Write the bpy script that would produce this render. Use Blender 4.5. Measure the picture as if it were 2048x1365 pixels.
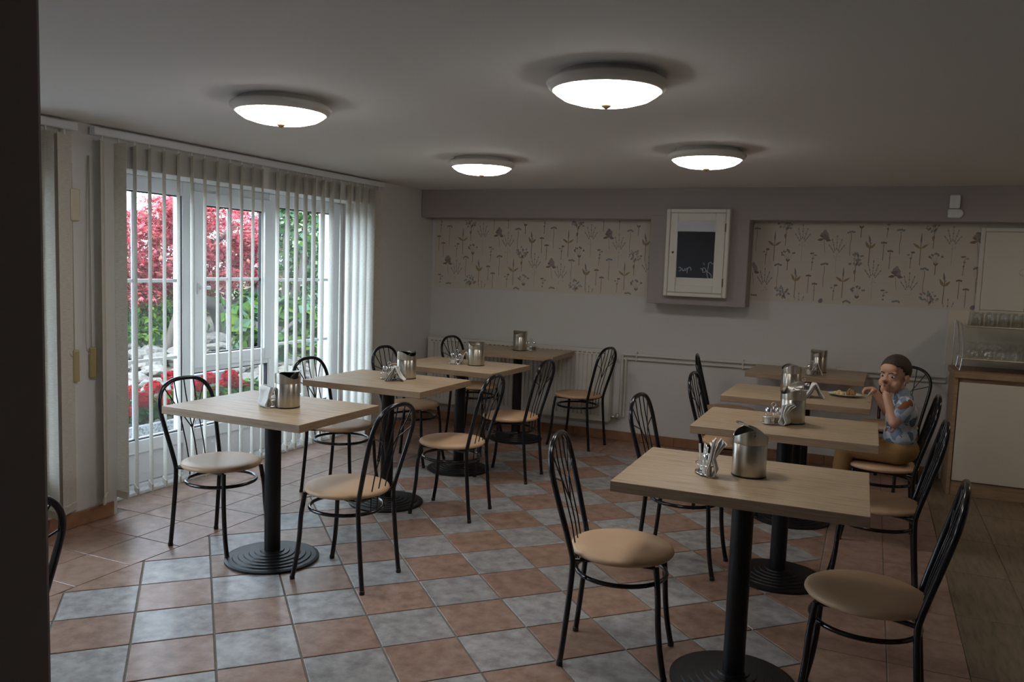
import bpy, bmesh, math, random
from mathutils import Vector, Matrix, Euler, noise
import numpy as np
random.seed(7)
PI = math.pi
scene = bpy.context.scene
for o in list(bpy.data.objects): bpy.data.objects.remove(o)
C = scene.collection

# ------------------------------------------------------------------ camera
CAM = Vector((0.5063, -0.1809, 1.4540)); YAW, PITCH, ROLL, FPX = -0.413213, 0.091686, 0.0344688, 1631.466
fw = Vector((math.sin(YAW)*math.cos(PITCH), math.cos(YAW)*math.cos(PITCH), -math.sin(PITCH)))
rt = Vector((math.cos(YAW), -math.sin(YAW), 0)); up = rt.cross(fw)
r2 = rt*math.cos(ROLL) + up*math.sin(ROLL); u2 = -rt*math.sin(ROLL) + up*math.cos(ROLL)
cd = bpy.data.cameras.new('camera'); cam = bpy.data.objects.new('camera', cd); C.objects.link(cam)
M4 = Matrix((r2, u2, -fw)).transposed().to_4x4(); M4.translation = CAM
cam.matrix_world = M4
cd.sensor_width = 36.0; cd.lens = FPX/2048*36; cd.clip_start = 0.02; cd.clip_end = 200
scene.camera = cam

# ------------------------------------------------------------------ light and exposure
w = bpy.data.worlds.new('sky'); scene.world = w; w.use_nodes = True
bg = w.node_tree.nodes['Background']; bg.inputs[0].default_value = (0.70, 0.82, 1.0, 1); bg.inputs[1].default_value = 9.3
sd = bpy.data.lights.new('sun', 'SUN'); sd.energy = 6.0; sd.angle = math.radians(0.6); sd.color = (1.0, 0.95, 0.86)
sun = bpy.data.objects.new('sun', sd); C.objects.link(sun)
sun.rotation_euler = Vector((-0.22, 0.70, -0.68)).to_track_quat('-Z', 'Y').to_euler()
LAMP = 16.0
scene.view_settings.view_transform = 'Standard'; scene.view_settings.look = 'None'
scene.view_settings.gamma = 1.0; scene.view_settings.use_curve_mapping = False
scene.view_settings.exposure = 0.3
scene.cycles.use_denoising = True
scene.cycles.max_bounces = 10; scene.cycles.diffuse_bounces = 6; scene.cycles.transparent_max_bounces = 24
scene.cycles.sample_clamp_indirect = 6.0

def portal(loc, sy, sz):        # guides sampling of the sky through a real window opening
    l = bpy.data.lights.new('window_portal', 'AREA'); l.shape = 'RECTANGLE'; l.size = sy; l.size_y = sz
    l.cycles.is_portal = True
    o = bpy.data.objects.new('window_portal', l); C.objects.link(o); o.location = loc
    o.rotation_euler = Vector((1, 0, 0)).to_track_quat('-Z', 'Z').to_euler()
portal((-3.74, 4.23, 0.97), 2.4, 1.9)

# ------------------------------------------------------------------ materials
MATS = {}
def nmat(name):
    m = bpy.data.materials.new(name); m.use_nodes = True; MATS[name] = m
    nt = m.node_tree; return m, nt, nt.nodes, nt.links, nt.nodes['Principled BSDF']
def simple(name, col, rough=0.5, metal=0.0, spec=0.5, noise_scale=0, noise_amt=0.0, bump=0.0, bump_scale=200, coat=0.0, stretch=None, coord='Object'):
    m, nt, N, L, b = nmat(name)
    b.inputs['Base Color'].default_value = (*col, 1); b.inputs['Roughness'].default_value = rough
    b.inputs['Metallic'].default_value = metal; b.inputs['Specular IOR Level'].default_value = spec
    if coat: b.inputs['Coat Weight'].default_value = coat; b.inputs['Coat Roughness'].default_value = 0.08
    if noise_scale or bump:
        tc = N.new('ShaderNodeTexCoord'); mp = N.new('ShaderNodeMapping'); L.new(tc.outputs[coord], mp.inputs[0])
        if stretch: mp.inputs['Scale'].default_value = stretch
    if noise_scale:
        n = N.new('ShaderNodeTexNoise'); n.inputs['Scale'].default_value = noise_scale; n.inputs['Detail'].default_value = 6; n.inputs['Roughness'].default_value = 0.65
        L.new(mp.outputs[0], n.inputs['Vector'])
        r = N.new('ShaderNodeValToRGB'); r.color_ramp.elements[0].position = 0.3; r.color_ramp.elements[1].position = 0.7
        a = noise_amt
        r.color_ramp.elements[0].color = (*[c*(1-a) for c in col], 1); r.color_ramp.elements[1].color = (*[min(1, c*(1+a)) for c in col], 1)
        L.new(n.outputs['Fac'], r.inputs[0]); L.new(r.outputs[0], b.inputs['Base Color'])
    if bump:
        n2 = N.new('ShaderNodeTexNoise'); n2.inputs['Scale'].default_value = bump_scale; n2.inputs['Detail'].default_value = 3
        L.new(mp.outputs[0], n2.inputs['Vector'])
        bp = N.new('ShaderNodeBump'); bp.inputs['Strength'].default_value = bump; bp.inputs['Distance'].default_value = 0.002
        L.new(n2.outputs['Fac'], bp.inputs['Height']); L.new(bp.outputs[0], b.inputs['Normal'])
    return m
def two_tone(name, cols, scale, rough, stretch=(1, 1, 1), pos=(0.3, 0.5, 0.7), bump=0.15, detail=8, coat=0.0, rand=0.0):
    m, nt, N, L, b = nmat(name)
    tc = N.new('ShaderNodeTexCoord'); mp = N.new('ShaderNodeMapping'); mp.inputs['Scale'].default_value = stretch
    L.new(tc.outputs['Object'], mp.inputs[0])
    oi = N.new('ShaderNodeObjectInfo'); ad = N.new('ShaderNodeVectorMath'); ad.operation = 'ADD'
    ms = N.new('ShaderNodeVectorMath'); ms.operation = 'SCALE'; ms.inputs['Scale'].default_value = 1.0
    cx = N.new('ShaderNodeCombineXYZ'); mu = N.new('ShaderNodeMath'); mu.operation = 'MULTIPLY'; mu.inputs[1].default_value = 37.0
    L.new(oi.outputs['Random'], mu.inputs[0]); L.new(mu.outputs[0], cx.inputs[0]); L.new(mu.outputs[0], cx.inputs[1])
    L.new(mp.outputs[0], ad.inputs[0]); L.new(cx.outputs[0], ad.inputs[1])
    n = N.new('ShaderNodeTexNoise'); n.inputs['Scale'].default_value = scale; n.inputs['Detail'].default_value = detail; n.inputs['Roughness'].default_value = 0.62
    L.new(ad.outputs[0], n.inputs['Vector'])
    r = N.new('ShaderNodeValToRGB')
    while len(r.color_ramp.elements) < len(cols): r.color_ramp.elements.new(0.5)
    for e, c, p in zip(r.color_ramp.elements, cols, pos): e.color = (*c, 1); e.position = p
    L.new(n.outputs['Fac'], r.inputs[0])
    if rand:
        hs = N.new('ShaderNodeHueSaturation'); ma = N.new('ShaderNodeMath'); ma.operation = 'MULTIPLY_ADD'; ma.inputs[1].default_value = rand; ma.inputs[2].default_value = 1-rand/2
        L.new(oi.outputs['Random'], ma.inputs[0]); L.new(ma.outputs[0], hs.inputs['Value']); L.new(r.outputs[0], hs.inputs['Color']); L.new(hs.outputs[0], b.inputs['Base Color'])
    else: L.new(r.outputs[0], b.inputs['Base Color'])
    b.inputs['Roughness'].default_value = rough
    if coat: b.inputs['Coat Weight'].default_value = coat; b.inputs['Coat Roughness'].default_value = 0.15
    if bump:
        bp = N.new('ShaderNodeBump'); bp.inputs['Strength'].default_value = bump; bp.inputs['Distance'].default_value = 0.003
        L.new(n.outputs['Fac'], bp.inputs['Height']); L.new(bp.outputs[0], b.inputs['Normal'])
    return m
def leafmat(name, col, trans=0.35):
    k = 1.0 if name == 'paper' else 0.85 if name.startswith('maple') else 0.6; col = tuple(c*k for c in col)
    m, nt, N, L, b = nmat(name); N.remove(b)
    d = N.new('ShaderNodeBsdfDiffuse'); t = N.new('ShaderNodeBsdfTranslucent'); mx = N.new('ShaderNodeMixShader')
    d.inputs[0].default_value = (*col, 1); t.inputs[0].default_value = (*[min(1, c*1.2) for c in col], 1); mx.inputs[0].default_value = trans
    L.new(d.outputs[0], mx.inputs[1]); L.new(t.outputs[0], mx.inputs[2]); L.new(mx.outputs[0], N['Material Output'].inputs[0]); return m
def thinglass(name, tint, fac_min, ior=1.45, rough=0.0):
    m, nt, N, L, b = nmat(name); N.remove(b)
    t = N.new('ShaderNodeBsdfTransparent'); t.inputs[0].default_value = (*tint, 1)
    g = N.new('ShaderNodeBsdfGlossy'); g.inputs['Roughness'].default_value = rough
    f = N.new('ShaderNodeFresnel'); ge = N.new('ShaderNodeNewGeometry'); mi_ = N.new('ShaderNodeMix'); mi_.inputs[2].default_value = ior; mi_.inputs[3].default_value = 1/ior; L.new(ge.outputs['Backfacing'], mi_.inputs[0]); L.new(mi_.outputs[0], f.inputs[0])   # same reflectance from either side of a thin pane
    a = N.new('ShaderNodeMath'); a.operation = 'ADD'; a.inputs[1].default_value = fac_min; a.use_clamp = True
    mx = N.new('ShaderNodeMixShader'); L.new(f.outputs[0], a.inputs[0]); L.new(a.outputs[0], mx.inputs[0])
    L.new(t.outputs[0], mx.inputs[1]); L.new(g.outputs[0], mx.inputs[2]); L.new(mx.outputs[0], N['Material Output'].inputs[0]); return m

simple('wall_paint', (0.66, 0.645, 0.63), 0.85, bump=0.12, bump_scale=90, noise_scale=1.5, noise_amt=0.02)
simple('ceiling_paint', (0.70, 0.69, 0.68), 0.9, bump=0.08, bump_scale=60)
simple('mauve_paint', (0.36, 0.325, 0.325), 0.8, bump=0.1, bump_scale=90)
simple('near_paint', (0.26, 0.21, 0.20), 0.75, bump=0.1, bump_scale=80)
simple('wallpaper', (0.64, 0.60, 0.53), 0.8, bump=0.15, bump_scale=500)
simple('grout', (0.20, 0.185, 0.16), 0.95, noise_scale=40, noise_amt=0.15)
two_tone('tile_grey', [(0.175, 0.163, 0.157), (0.305, 0.292, 0.282), (0.42, 0.41, 0.40)], 15, 0.42, stretch=(1, 1, 1), bump=0.2, coat=0.15, rand=0.12)
two_tone('tile_brown', [(0.175, 0.095, 0.062), (0.285, 0.172, 0.122), (0.365, 0.245, 0.19)], 15, 0.42, bump=0.2, coat=0.15, rand=0.14)
two_tone('tile_border', [(0.22, 0.13, 0.09), (0.31, 0.195, 0.148), (0.38, 0.26, 0.205)], 15, 0.38, bump=0.2, coat=0.2, rand=0.1)
two_tone('tile_wood', [(0.12, 0.085, 0.05), (0.19, 0.14, 0.09), (0.235, 0.175, 0.115)], 7, 0.5, stretch=(6, 0.8, 1), bump=0.15, rand=0.15)
two_tone('baseboard_tile', [(0.22, 0.10, 0.05), (0.32, 0.165, 0.085), (0.38, 0.21, 0.12)], 8, 0.45, bump=0.1, rand=0.1)
two_tone('oak_top', [(0.27, 0.185, 0.105), (0.42, 0.31, 0.195), (0.51, 0.395, 0.265)], 6.0, 0.42, stretch=(1.2, 15, 15), pos=(0.28, 0.48, 0.72), bump=0.06)
two_tone('oak_edge', [(0.25, 0.165, 0.095), (0.345, 0.235, 0.145), (0.40, 0.285, 0.18)], 6.0, 0.5, stretch=(1.5, 1.5, 30), bump=0.04)
two_tone('counter_oak', [(0.25, 0.16, 0.09), (0.36, 0.24, 0.145), (0.43, 0.30, 0.19)], 6.0, 0.5, stretch=(1.5, 12, 12), bump=0.04)
simple('seat_vinyl', (0.56, 0.365, 0.215), 0.48, noise_scale=3, noise_amt=0.06, bump=0.08, bump_scale=350)
simple('black_gloss', (0.005, 0.005, 0.007), 0.2, spec=0.45, coat=0.15)
simple('black_matte', (0.007, 0.007, 0.008), 0.42, spec=0.35, bump=0.1, bump_scale=300)
simple('black_plastic', (0.01, 0.01, 0.011), 0.3)
m = simple('steel', (0.56, 0.53, 0.47), 0.24, metal=1.0, bump=0.05, bump_scale=60, stretch=(30, 30, 0.4))
b = m.node_tree.nodes['Principled BSDF']; tg = m.node_tree.nodes.new('ShaderNodeTangent'); tg.direction_type = 'RADIAL'; tg.axis = 'Z'
b.inputs['Anisotropic'].default_value = 0.8; b.inputs['Anisotropic Rotation'].default_value = 0.25; b.inputs['Roughness'].default_value = 0.3; m.node_tree.links.new(tg.outputs[0], b.inputs['Tangent'])
simple('chrome', (0.75, 0.75, 0.76), 0.08, metal=1.0)
simple('mirror_glass', (0.80, 0.80, 0.82), 0.015, metal=1.0)
simple('white_pvc', (0.74, 0.76, 0.79), 0.32, spec=0.5)
simple('white_enamel', (0.66, 0.64, 0.60), 0.4)
simple('white_lacquer', (0.70, 0.68, 0.62), 0.38, bump=0.03, bump_scale=60)
simple('white_melamine', (0.70, 0.645, 0.545), 0.45)
simple('gasket', (0.02, 0.02, 0.022), 0.6)
simple('brass', (0.20, 0.15, 0.06), 0.35, metal=0.8)
simple('yellow_plastic', (0.42, 0.35, 0.17), 0.4)
leafmat('paper', (0.90, 0.89, 0.87), 0.22)
simple('aged_plastic', (0.56, 0.52, 0.40), 0.4)
simple('porcelain', (0.80, 0.80, 0.78), 0.2)
simple('food_pale', (0.62, 0.50, 0.22), 0.6, noise_scale=60, noise_amt=0.3, bump=0.6, bump_scale=90)
simple('food_brown', (0.30, 0.15, 0.06), 0.55, noise_scale=50, noise_amt=0.5, bump=0.8, bump_scale=80)
simple('salt', (0.75, 0.74, 0.70), 0.9)
simple('pepper', (0.16, 0.12, 0.09), 0.9, noise_scale=300, noise_amt=0.6)
simple('tray_metal', (0.62, 0.60, 0.52), 0.35, metal=0.4)
simple('chalkboard', (0.006, 0.005, 0.008), 0.55)
simple('chalk', (0.62, 0.62, 0.62), 0.9)
simple('cord', (0.35, 0.32, 0.26), 0.8)
simple('chain', (0.78, 0.78, 0.76), 0.5)
simple('dark_slot', (0.05, 0.045, 0.04), 0.8)
thinglass('window_glass', (0.93, 0.96, 0.95), 0.01)
thinglass('jar_glass', (0.97, 0.975, 0.975), 0.06, 1.5)
thinglass('cup_glass', (0.985, 0.99, 0.985), 0.09, 1.5)
# lamp glass: what gives light
m, nt, N, L, b = nmat('lamp_glass'); N.remove(b); e = N.new('ShaderNodeEmission'); e.inputs[0].default_value = (1.0, 0.95, 0.90, 1); e.inputs[1].default_value = LAMP
L.new(e.outputs[0], N['Material Output'].inputs[0])
m2 = MATS['lamp_glass'].copy(); MATS['lamp_glass_warm'] = m2; e = [q for q in m2.node_tree.nodes if q.type == 'EMISSION'][0]; e.inputs[0].default_value = (1.0, 0.80, 0.55, 1); e.inputs[1].default_value = LAMP*0.6
# blind fabric: woven, lets some light through
m, nt, N, L, b = nmat('blind_fabric')
b.inputs['Base Color'].default_value = (0.66, 0.61, 0.50, 1); b.inputs['Roughness'].default_value = 0.9
t = N.new('ShaderNodeBsdfTranslucent'); t.inputs[0].default_value = (0.62, 0.56, 0.44, 1); mx = N.new('ShaderNodeMixShader'); mx.inputs[0].default_value = 0.36
tc = N.new('ShaderNodeTexCoord'); mp = N.new('ShaderNodeMapping'); mp.inputs['Scale'].default_value = (8, 8, 160); L.new(tc.outputs['Object'], mp.inputs[0])
n = N.new('ShaderNodeTexNoise'); n.inputs['Scale'].default_value = 3; L.new(mp.outputs[0], n.inputs['Vector'])
rr = N.new('ShaderNodeValToRGB'); rr.color_ramp.elements[0].color = (0.70, 0.675, 0.61, 1); rr.color_ramp.elements[1].color = (0.85, 0.825, 0.76, 1); rr.color_ramp.elements[0].position = .35; rr.color_ramp.elements[1].position = .65
L.new(n.outputs['Fac'], rr.inputs[0]); L.new(rr.outputs[0], b.inputs['Base Color']); L.new(rr.outputs[0], t.inputs[0])
L.new(b.outputs[0], mx.inputs[1]); L.new(t.outputs[0], mx.inputs[2]); L.new(mx.outputs[0], N['Material Output'].inputs[0])
# garden
simple('render_white', (0.80, 0.80, 0.79), 0.9, bump=0.2, bump_scale=50)
simple('house_cream', (0.27, 0.235, 0.175), 0.9, bump=0.2, bump_scale=30)
m, nt, N, L, b = nmat('washed_concrete')
tc = N.new('ShaderNodeTexCoord'); v = N.new('ShaderNodeTexVoronoi'); v.inputs['Scale'].default_value = 90; L.new(tc.outputs['Object'], v.inputs['Vector'])
rr = N.new('ShaderNodeValToRGB'); rr.color_ramp.elements[0].color = (0.14, 0.14, 0.135, 1); rr.color_ramp.elements[1].color = (0.42, 0.415, 0.40, 1); rr.color_ramp.elements[0].position = 0.1; rr.color_ramp.elements[1].position = 0.6
L.new(v.outputs['Color'], rr.inputs[0]); L.new(rr.outputs[0], b.inputs['Base Color']); b.inputs['Roughness'].default_value = 0.9
simple('soil', (0.05, 0.038, 0.027), 0.95, noise_scale=12, noise_amt=0.4, bump=0.6, bump_scale=40)
two_tone('rock', [(0.045, 0.04, 0.034), (0.095, 0.088, 0.078), (0.16, 0.15, 0.135)], 5, 0.85, bump=0.5, rand=0.5)
simple('bark', (0.05, 0.041, 0.035), 0.9, noise_scale=10, noise_amt=0.35, bump=0.6, bump_scale=40, stretch=(1, 1, 0.3))
simple('slate_edge', (0.10, 0.11, 0.14), 0.7)
for nme, col, tr in [('maple_pink', (0.55, 0.155, 0.185), .4), ('maple_red', (0.40, 0.045, 0.06), .4), ('maple_wine', (0.17, 0.022, 0.04), .35), ('maple_pale', (0.62, 0.26, 0.22), .45),
    ('leaf_bright', (0.15, 0.27, 0.045), .4), ('leaf_mid', (0.07, 0.17, 0.035), .35), ('leaf_dark', (0.025, 0.07, 0.022), .3), ('leaf_blue', (0.12, 0.22, 0.15), .35), ('leaf_pale', (0.42, 0.50, 0.33), .35),
    ('petal_red', (0.62, 0.018, 0.03), .3), ('petal_deep', (0.42, 0.008, 0.02), .3)]: leafmat(nme, col, tr)
# wallpaper inks
for nme, col in [('ink_brown', (0.270, 0.189, 0.135)), ('ink_olive', (0.36, 0.285, 0.165)), ('ink_grey', (0.257, 0.236, 0.236)), ('ink_blue', (0.284, 0.338, 0.338)), ('ink_mauve', (0.34, 0.30, 0.285)), ('ink_faint', (0.47, 0.42, 0.385)), ('ink_plum', (0.257, 0.189, 0.196))]:
    simple(nme, col, 0.85)
# child
simple('skin', (0.60, 0.33, 0.215), 0.5, noise_scale=6, noise_amt=0.05)
simple('lips', (0.52, 0.25, 0.175), 0.45)
simple('eye_white', (0.70, 0.68, 0.64), 0.2)
simple('eye_dark', (0.025, 0.016, 0.012), 0.15)
simple('hair', (0.048, 0.028, 0.018), 0.7, noise_scale=60, noise_amt=0.3, bump=0.6, bump_scale=250)
simple('trousers', (0.30, 0.165, 0.06), 0.85, noise_scale=8, noise_amt=0.15, bump=0.3, bump_scale=60)
m, nt, N, L, b = nmat('shirt')
tc = N.new('ShaderNodeTexCoord'); nz = N.new('ShaderNodeTexNoise'); nz.inputs['Scale'].default_value = 11; L.new(tc.outputs['Object'], nz.inputs['Vector'])
mxv = N.new('ShaderNodeMixRGB'); mxv.inputs[0].default_value = 0.10; L.new(tc.outputs['Object'], mxv.inputs[1]); L.new(nz.outputs['Color'], mxv.inputs[2])
v = N.new('ShaderNodeTexVoronoi'); v.inputs['Scale'].default_value = 24; L.new(mxv.outputs[0], v.inputs['Vector'])
sx = N.new('ShaderNodeSeparateColor'); L.new(v.outputs['Color'], sx.inputs[0])
rc = N.new('ShaderNodeValToRGB'); rc.color_ramp.interpolation = 'CONSTANT'
els = rc.color_ramp.elements; els[0].position = 0; els[0].color = (0.24, 0.085, 0.03, 1); els[1].position = 0.26; els[1].color = (0.115, 0.16, 0.215, 1)
for p, c in [(0.46, (0.36, 0.44, 0.52)), (0.68, (0.55, 0.60, 0.64)), (0.88, (0.18, 0.25, 0.34))]:
    q = els.new(p); q.color = (*c, 1)
L.new(sx.outputs[0], rc.inputs[0])
v2 = N.new('ShaderNodeMath'); v2.operation = 'LESS_THAN'; v2.inputs[1].default_value = 0.58; L.new(v.outputs['Distance'], v2.inputs[0])
mc = N.new('ShaderNodeMixRGB'); mc.inputs[1].default_value = (0.47, 0.54, 0.60, 1); L.new(v2.outputs[0], mc.inputs[0]); L.new(rc.outputs[0], mc.inputs[2]); L.new(mc.outputs[0], b.inputs['Base Color']); b.inputs['Roughness'].default_value = 0.85

# ------------------------------------------------------------------ mesh helpers
class MB:
    def __init__(s): s.v = []; s.f = []; s.mi = []; s.sm = []
    def add(s, vs, fs, mi=0, smooth=False):
        k = len(s.v); s.v += [tuple(p) for p in vs]
        for f in fs: s.f.append(tuple(i+k for i in f)); s.mi.append(mi); s.sm.append(smooth)
        return s
    def box(s, x0, x1, y0, y1, z0, z1, mi=0):
        vs = [(x, y, z) for z in (z0, z1) for y in (y0, y1) for x in (x0, x1)]
        return s.add(vs, [(0, 2, 3, 1), (4, 5, 7, 6), (0, 1, 5, 4), (2, 6, 7, 3), (0, 4, 6, 2), (1, 3, 7, 5)], mi)
    def bbox(s, x0, x1, y0, y1, z0, z1, b=0.004, mi=0):     # box with chamfered edges
        b = min(b, (x1-x0)/2.01, (y1-y0)/2.01, (z1-z0)/2.01)
        bm = bmesh.new(); bmesh.ops.create_cube(bm, size=1)
        for v in bm.verts: v.co = Vector(((x0+x1)/2+v.co.x*(x1-x0), (y0+y1)/2+v.co.y*(y1-y0), (z0+z1)/2+v.co.z*(z1-z0)))
        bmesh.ops.bevel(bm, geom=bm.edges[:], offset=b, segments=2, affect='EDGES', profile=0.5)
        bm.verts.index_update(); s.add([v.co for v in bm.verts], [[v.index for v in f.verts] for f in bm.faces], mi); bm.free(); return s
    def tube(s, pts, r, seg=8, closed=False, mi=0, caps=True, flat=None):
        P = [Vector(p) for p in pts]; n = len(P); rr = r if isinstance(r, (list, tuple)) else [r]*n
        T = []
        for i in range(n):
            a = P[(i-1) % n] if (closed or i > 0) else P[i]; c = P[(i+1) % n] if (closed or i < n-1) else P[i]
            T.append((c-a).normalized())
        nrm = T[0].orthogonal().normalized(); vs = []; fs = []
        for i in range(n):
            if i: 
                nrm = (nrm - T[i]*nrm.dot(T[i])).normalized()
            bn = T[i].cross(nrm)
            for k in range(seg):
                a = 2*PI*k/seg; vs.append(P[i] + (nrm*math.cos(a) + bn*math.sin(a))*rr[i])
        for i in range(n if closed else n-1):
            j = (i+1) % n
            if closed and j == 0:      # align seam
                best = min(range(seg), key=lambda q: (vs[j*seg+q]-vs[i*seg]).length)
            else: best = 0
            for k in range(seg):
                fs.append((i*seg+k, i*seg+(k+1) % seg, j*seg+(k+1+best) % seg, j*seg+(k+best) % seg))
        s.add(vs, fs, mi, True)
        if caps and not closed:
            k0 = len(s.v); s.add(vs[:seg], [tuple(range(seg))[::-1]], mi); s.add(vs[-seg:], [tuple(range(seg))], mi)
        return s
    def lathe(s, prof, seg=32, cx=0, cy=0, cz=0, mi=0, smooth=True, sharp=False):
        n = len(prof); vs = []; fs = []
        if sharp:
            for i in range(n-1): s.lathe([prof[i], prof[i+1]], seg, cx, cy, cz, mi, smooth)
            return s
        for r, z in prof:
            for k in range(seg):
                a = 2*PI*k/seg; vs.append((cx+r*math.cos(a), cy+r*math.sin(a), cz+z))
        for i in range(n-1):
            for k in range(seg):
                k2 = (k+1) % seg; fs.append((i*seg+k, i*seg+k2, (i+1)*seg+k2, (i+1)*seg+k))
        return s.add(vs, fs, mi, smooth)
    def ellipsoid(s, c, r, R=None, seg=20, rings=12, mi=0):
        vs = []; fs = []; c = Vector(c); R = R or Matrix.Identity(3)
        for i in range(rings+1):
            t = PI*i/rings
            for k in range(seg):
                a = 2*PI*k/seg
                vs.append(c + R @ Vector((r[0]*math.sin(t)*math.cos(a), r[1]*math.sin(t)*math.sin(a), r[2]*math.cos(t))))
        for i in range(rings):
            for k in range(seg):
                k2 = (k+1) % seg; fs.append((i*seg+k, (i+1)*seg+k, (i+1)*seg+k2, i*seg+k2))
        return s.add(vs, fs, mi, True)
    def prism(s, poly, z0, z1, mi=0):
        n = len(poly); vs = [(x, y, z0) for x, y in poly] + [(x, y, z1) for x, y in poly]
        return s.add(vs, [tuple(range(n))[::-1], tuple(range(n, 2*n))] + [(i, (i+1) % n, n+(i+1) % n, n+i) for i in range(n)], mi)
    def quad(s, a, b, c, d, mi=0): return s.add([a, b, c, d], [(0, 1, 2, 3)], mi)
    def mesh(s, name, mats):
        me = bpy.data.meshes.new(name); me.from_pydata([tuple(v) for v in s.v], [], s.f)
        for m in ([mats] if isinstance(mats, str) else mats): me.materials.append(MATS[m])
        me.polygons.foreach_set('material_index', s.mi); me.polygons.foreach_set('use_smooth', s.sm)
        me.update(); return me
    def build(s, name, mats, parent=None, loc=None):
        return link(name, s.mesh(name, mats), parent, loc)
def link(name, me, parent=None, loc=None):
    o = bpy.data.objects.new(name, me); C.objects.link(o)
    if loc is not None: o.location = loc
    if parent is not None: o.parent = parent
    return o
def tag(o, label=None, cat=None, group=None, kind=None):
    if label: o['label'] = label
    if cat: o['category'] = cat
    if group: o['group'] = group
    if kind: o['kind'] = kind
    return o
def empty(name, loc=(0, 0, 0), rz=0.0):
    o = bpy.data.objects.new(name, None); C.objects.link(o); o.location = loc; o.rotation_euler = (0, 0, rz); o.empty_display_size = 0.1; return o
def thing(name, label, cat, loc=(0, 0, 0), rz=0.0, group=None): return tag(empty(name, loc, rz), label, cat, group)
def struct(name, mb, mats, parent=None):
    o = mb.build(name, mats, parent)
    if parent is None: o['kind'] = 'structure'
    return o
def copy_tree(o, parent=None):
    c = o.copy(); C.objects.link(c); c.parent = parent
    for ch in o.children: copy_tree(ch, c)
    return c
def spline(pts, n=8, closed=False):       # Catmull-Rom
    P = [Vector(p) for p in pts]; out = []; m = len(P)
    for i in range(m if closed else m-1):
        p0 = P[(i-1) % m] if (closed or i > 0) else P[0]; p1 = P[i]; p2 = P[(i+1) % m]; p3 = P[(i+2) % m] if (closed or i < m-2) else P[-1]
        for k in range(n):
            t = k/n; out.append(0.5*((2*p1)+(p2-p0)*t+(2*p0-5*p1+4*p2-p3)*t*t+(3*p1-p0-3*p2+p3)*t**3))
    if not closed: out.append(P[-1])
    return out

# ------------------------------------------------------------------ room shell
XW, YB, ZC = -3.27, 6.51, 2.11       # window wall, back wall, ceiling
XR, YN = 3.3, -2.6
XO = -3.76                           # outer face of window wall
WY0, WY1, WZ1 = 3.02, 5.45, 1.915    # window opening
VY0, VY1, VZ0 = 1.15, 2.56, 0.28     # second window opening
mb = MB()
mb.box(XO, XW, YN, VY0, -.2, ZC); mb.box(XO, XW, VY1, WY0, -.2, ZC); mb.box(XO, XW, WY1, YB, -.2, ZC)
mb.box(XO, XW, WY0, WY1, WZ1, ZC); mb.box(XO, XW, VY0, VY1, WZ1, ZC); mb.box(XO, XW, VY0, VY1, -.2, VZ0)
mb.box(XO, XO+0.24, WY0, WY1, -0.2, 0.0)
struct('wall_left', mb, 'wall_paint')
wall_back = struct('wall_back', MB().box(XO, XR+0.3, YB, YB+0.3, -.2, ZC), 'wall_paint')
struct('wall_right', MB().box(XR, XR+0.3, YN, YB, -.2, ZC), 'wall_paint')
struct('wall_rear', MB().box(XO, XR+0.3, YN-0.3, YN, -.2, ZC), 'wall_paint')
struct('ceiling', MB().box(XO, XR+0.3, YN-0.3, YB+0.3, ZC, ZC+0.3), 'ceiling_paint')
NX, NY0, NY1 = -0.43, 0.08, 0.524
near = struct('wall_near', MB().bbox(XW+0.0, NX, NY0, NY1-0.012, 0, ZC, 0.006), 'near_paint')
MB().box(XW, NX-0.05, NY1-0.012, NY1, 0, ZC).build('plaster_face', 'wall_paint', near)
# dropped beam along the back wall and the boxed section that carries the cabinet
BD = 0.22
beam = struct('beam', MB().bbox(XW, XR, YB-BD, YB+0.05, 1.865, ZC+0.01, 0.012), 'mauve_paint')
MB().bbox(-1.155, -0.383, YB-BD-0.002, YB, 1.195, 1.90, 0.006).build('boxed_section', 'mauve_paint', beam)

# ------------------------------------------------------------------ floor of single tiles
base = struct('floor', MB().box(XO+0.24, XR, YN, YB, -0.2, -0.004), 'grout')
PT = 0.2952; GX, GY = -2.144, 2.566; GAP = 0.0078
CX0, CX1, CY1 = -2.575, 0.362, 5.93
def clip(poly, axis, val, keep_less):
    out = []
    for i in range(len(poly)):
        a, b = poly[i], poly[(i+1) % len(poly)]; ia = (a[axis] <= val) == keep_less; ib = (b[axis] <= val) == keep_less
        if ia: out.append(a)
        if ia != ib:
            t = (val-a[axis])/(b[axis]-a[axis]); out.append((a[0]+(b[0]-a[0])*t, a[1]+(b[1]-a[1])*t))
    return out
def tile_mesh(poly, mat):
    n = len(poly); cx = sum(p[0] for p in poly)/n; cy = sum(p[1] for p in poly)/n
    top = [(cx+(x-cx)*0.985, cy+(y-cy)*0.985) for x, y in poly]
    vs = [(x, y, -0.012) for x, y in poly] + [(x, y, -0.0015) for x, y in poly] + [(x, y, 0.0) for x, y in top]
    fs = [tuple(range(2*n, 3*n))]
    for r in (0, 1): fs += [(r*n+i, r*n+(i+1) % n, (r+1)*n+(i+1) % n, (r+1)*n+i) for i in range(n)]
    return MB().add(vs, fs).mesh('tile', mat)
h = (PT-GAP)/2
diamond = [(h*math.sqrt(2)*math.cos(a), h*math.sqrt(2)*math.sin(a)) for a in (0, PI/2, PI, 3*PI/2)]
share = {m: tile_mesh(diamond, m) for m in ('tile_grey', 'tile_brown')}
c45 = math.sqrt(0.5)
YF = 1.45      # tiles are laid in front of this line (the rest is behind the camera or the near wall)
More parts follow.
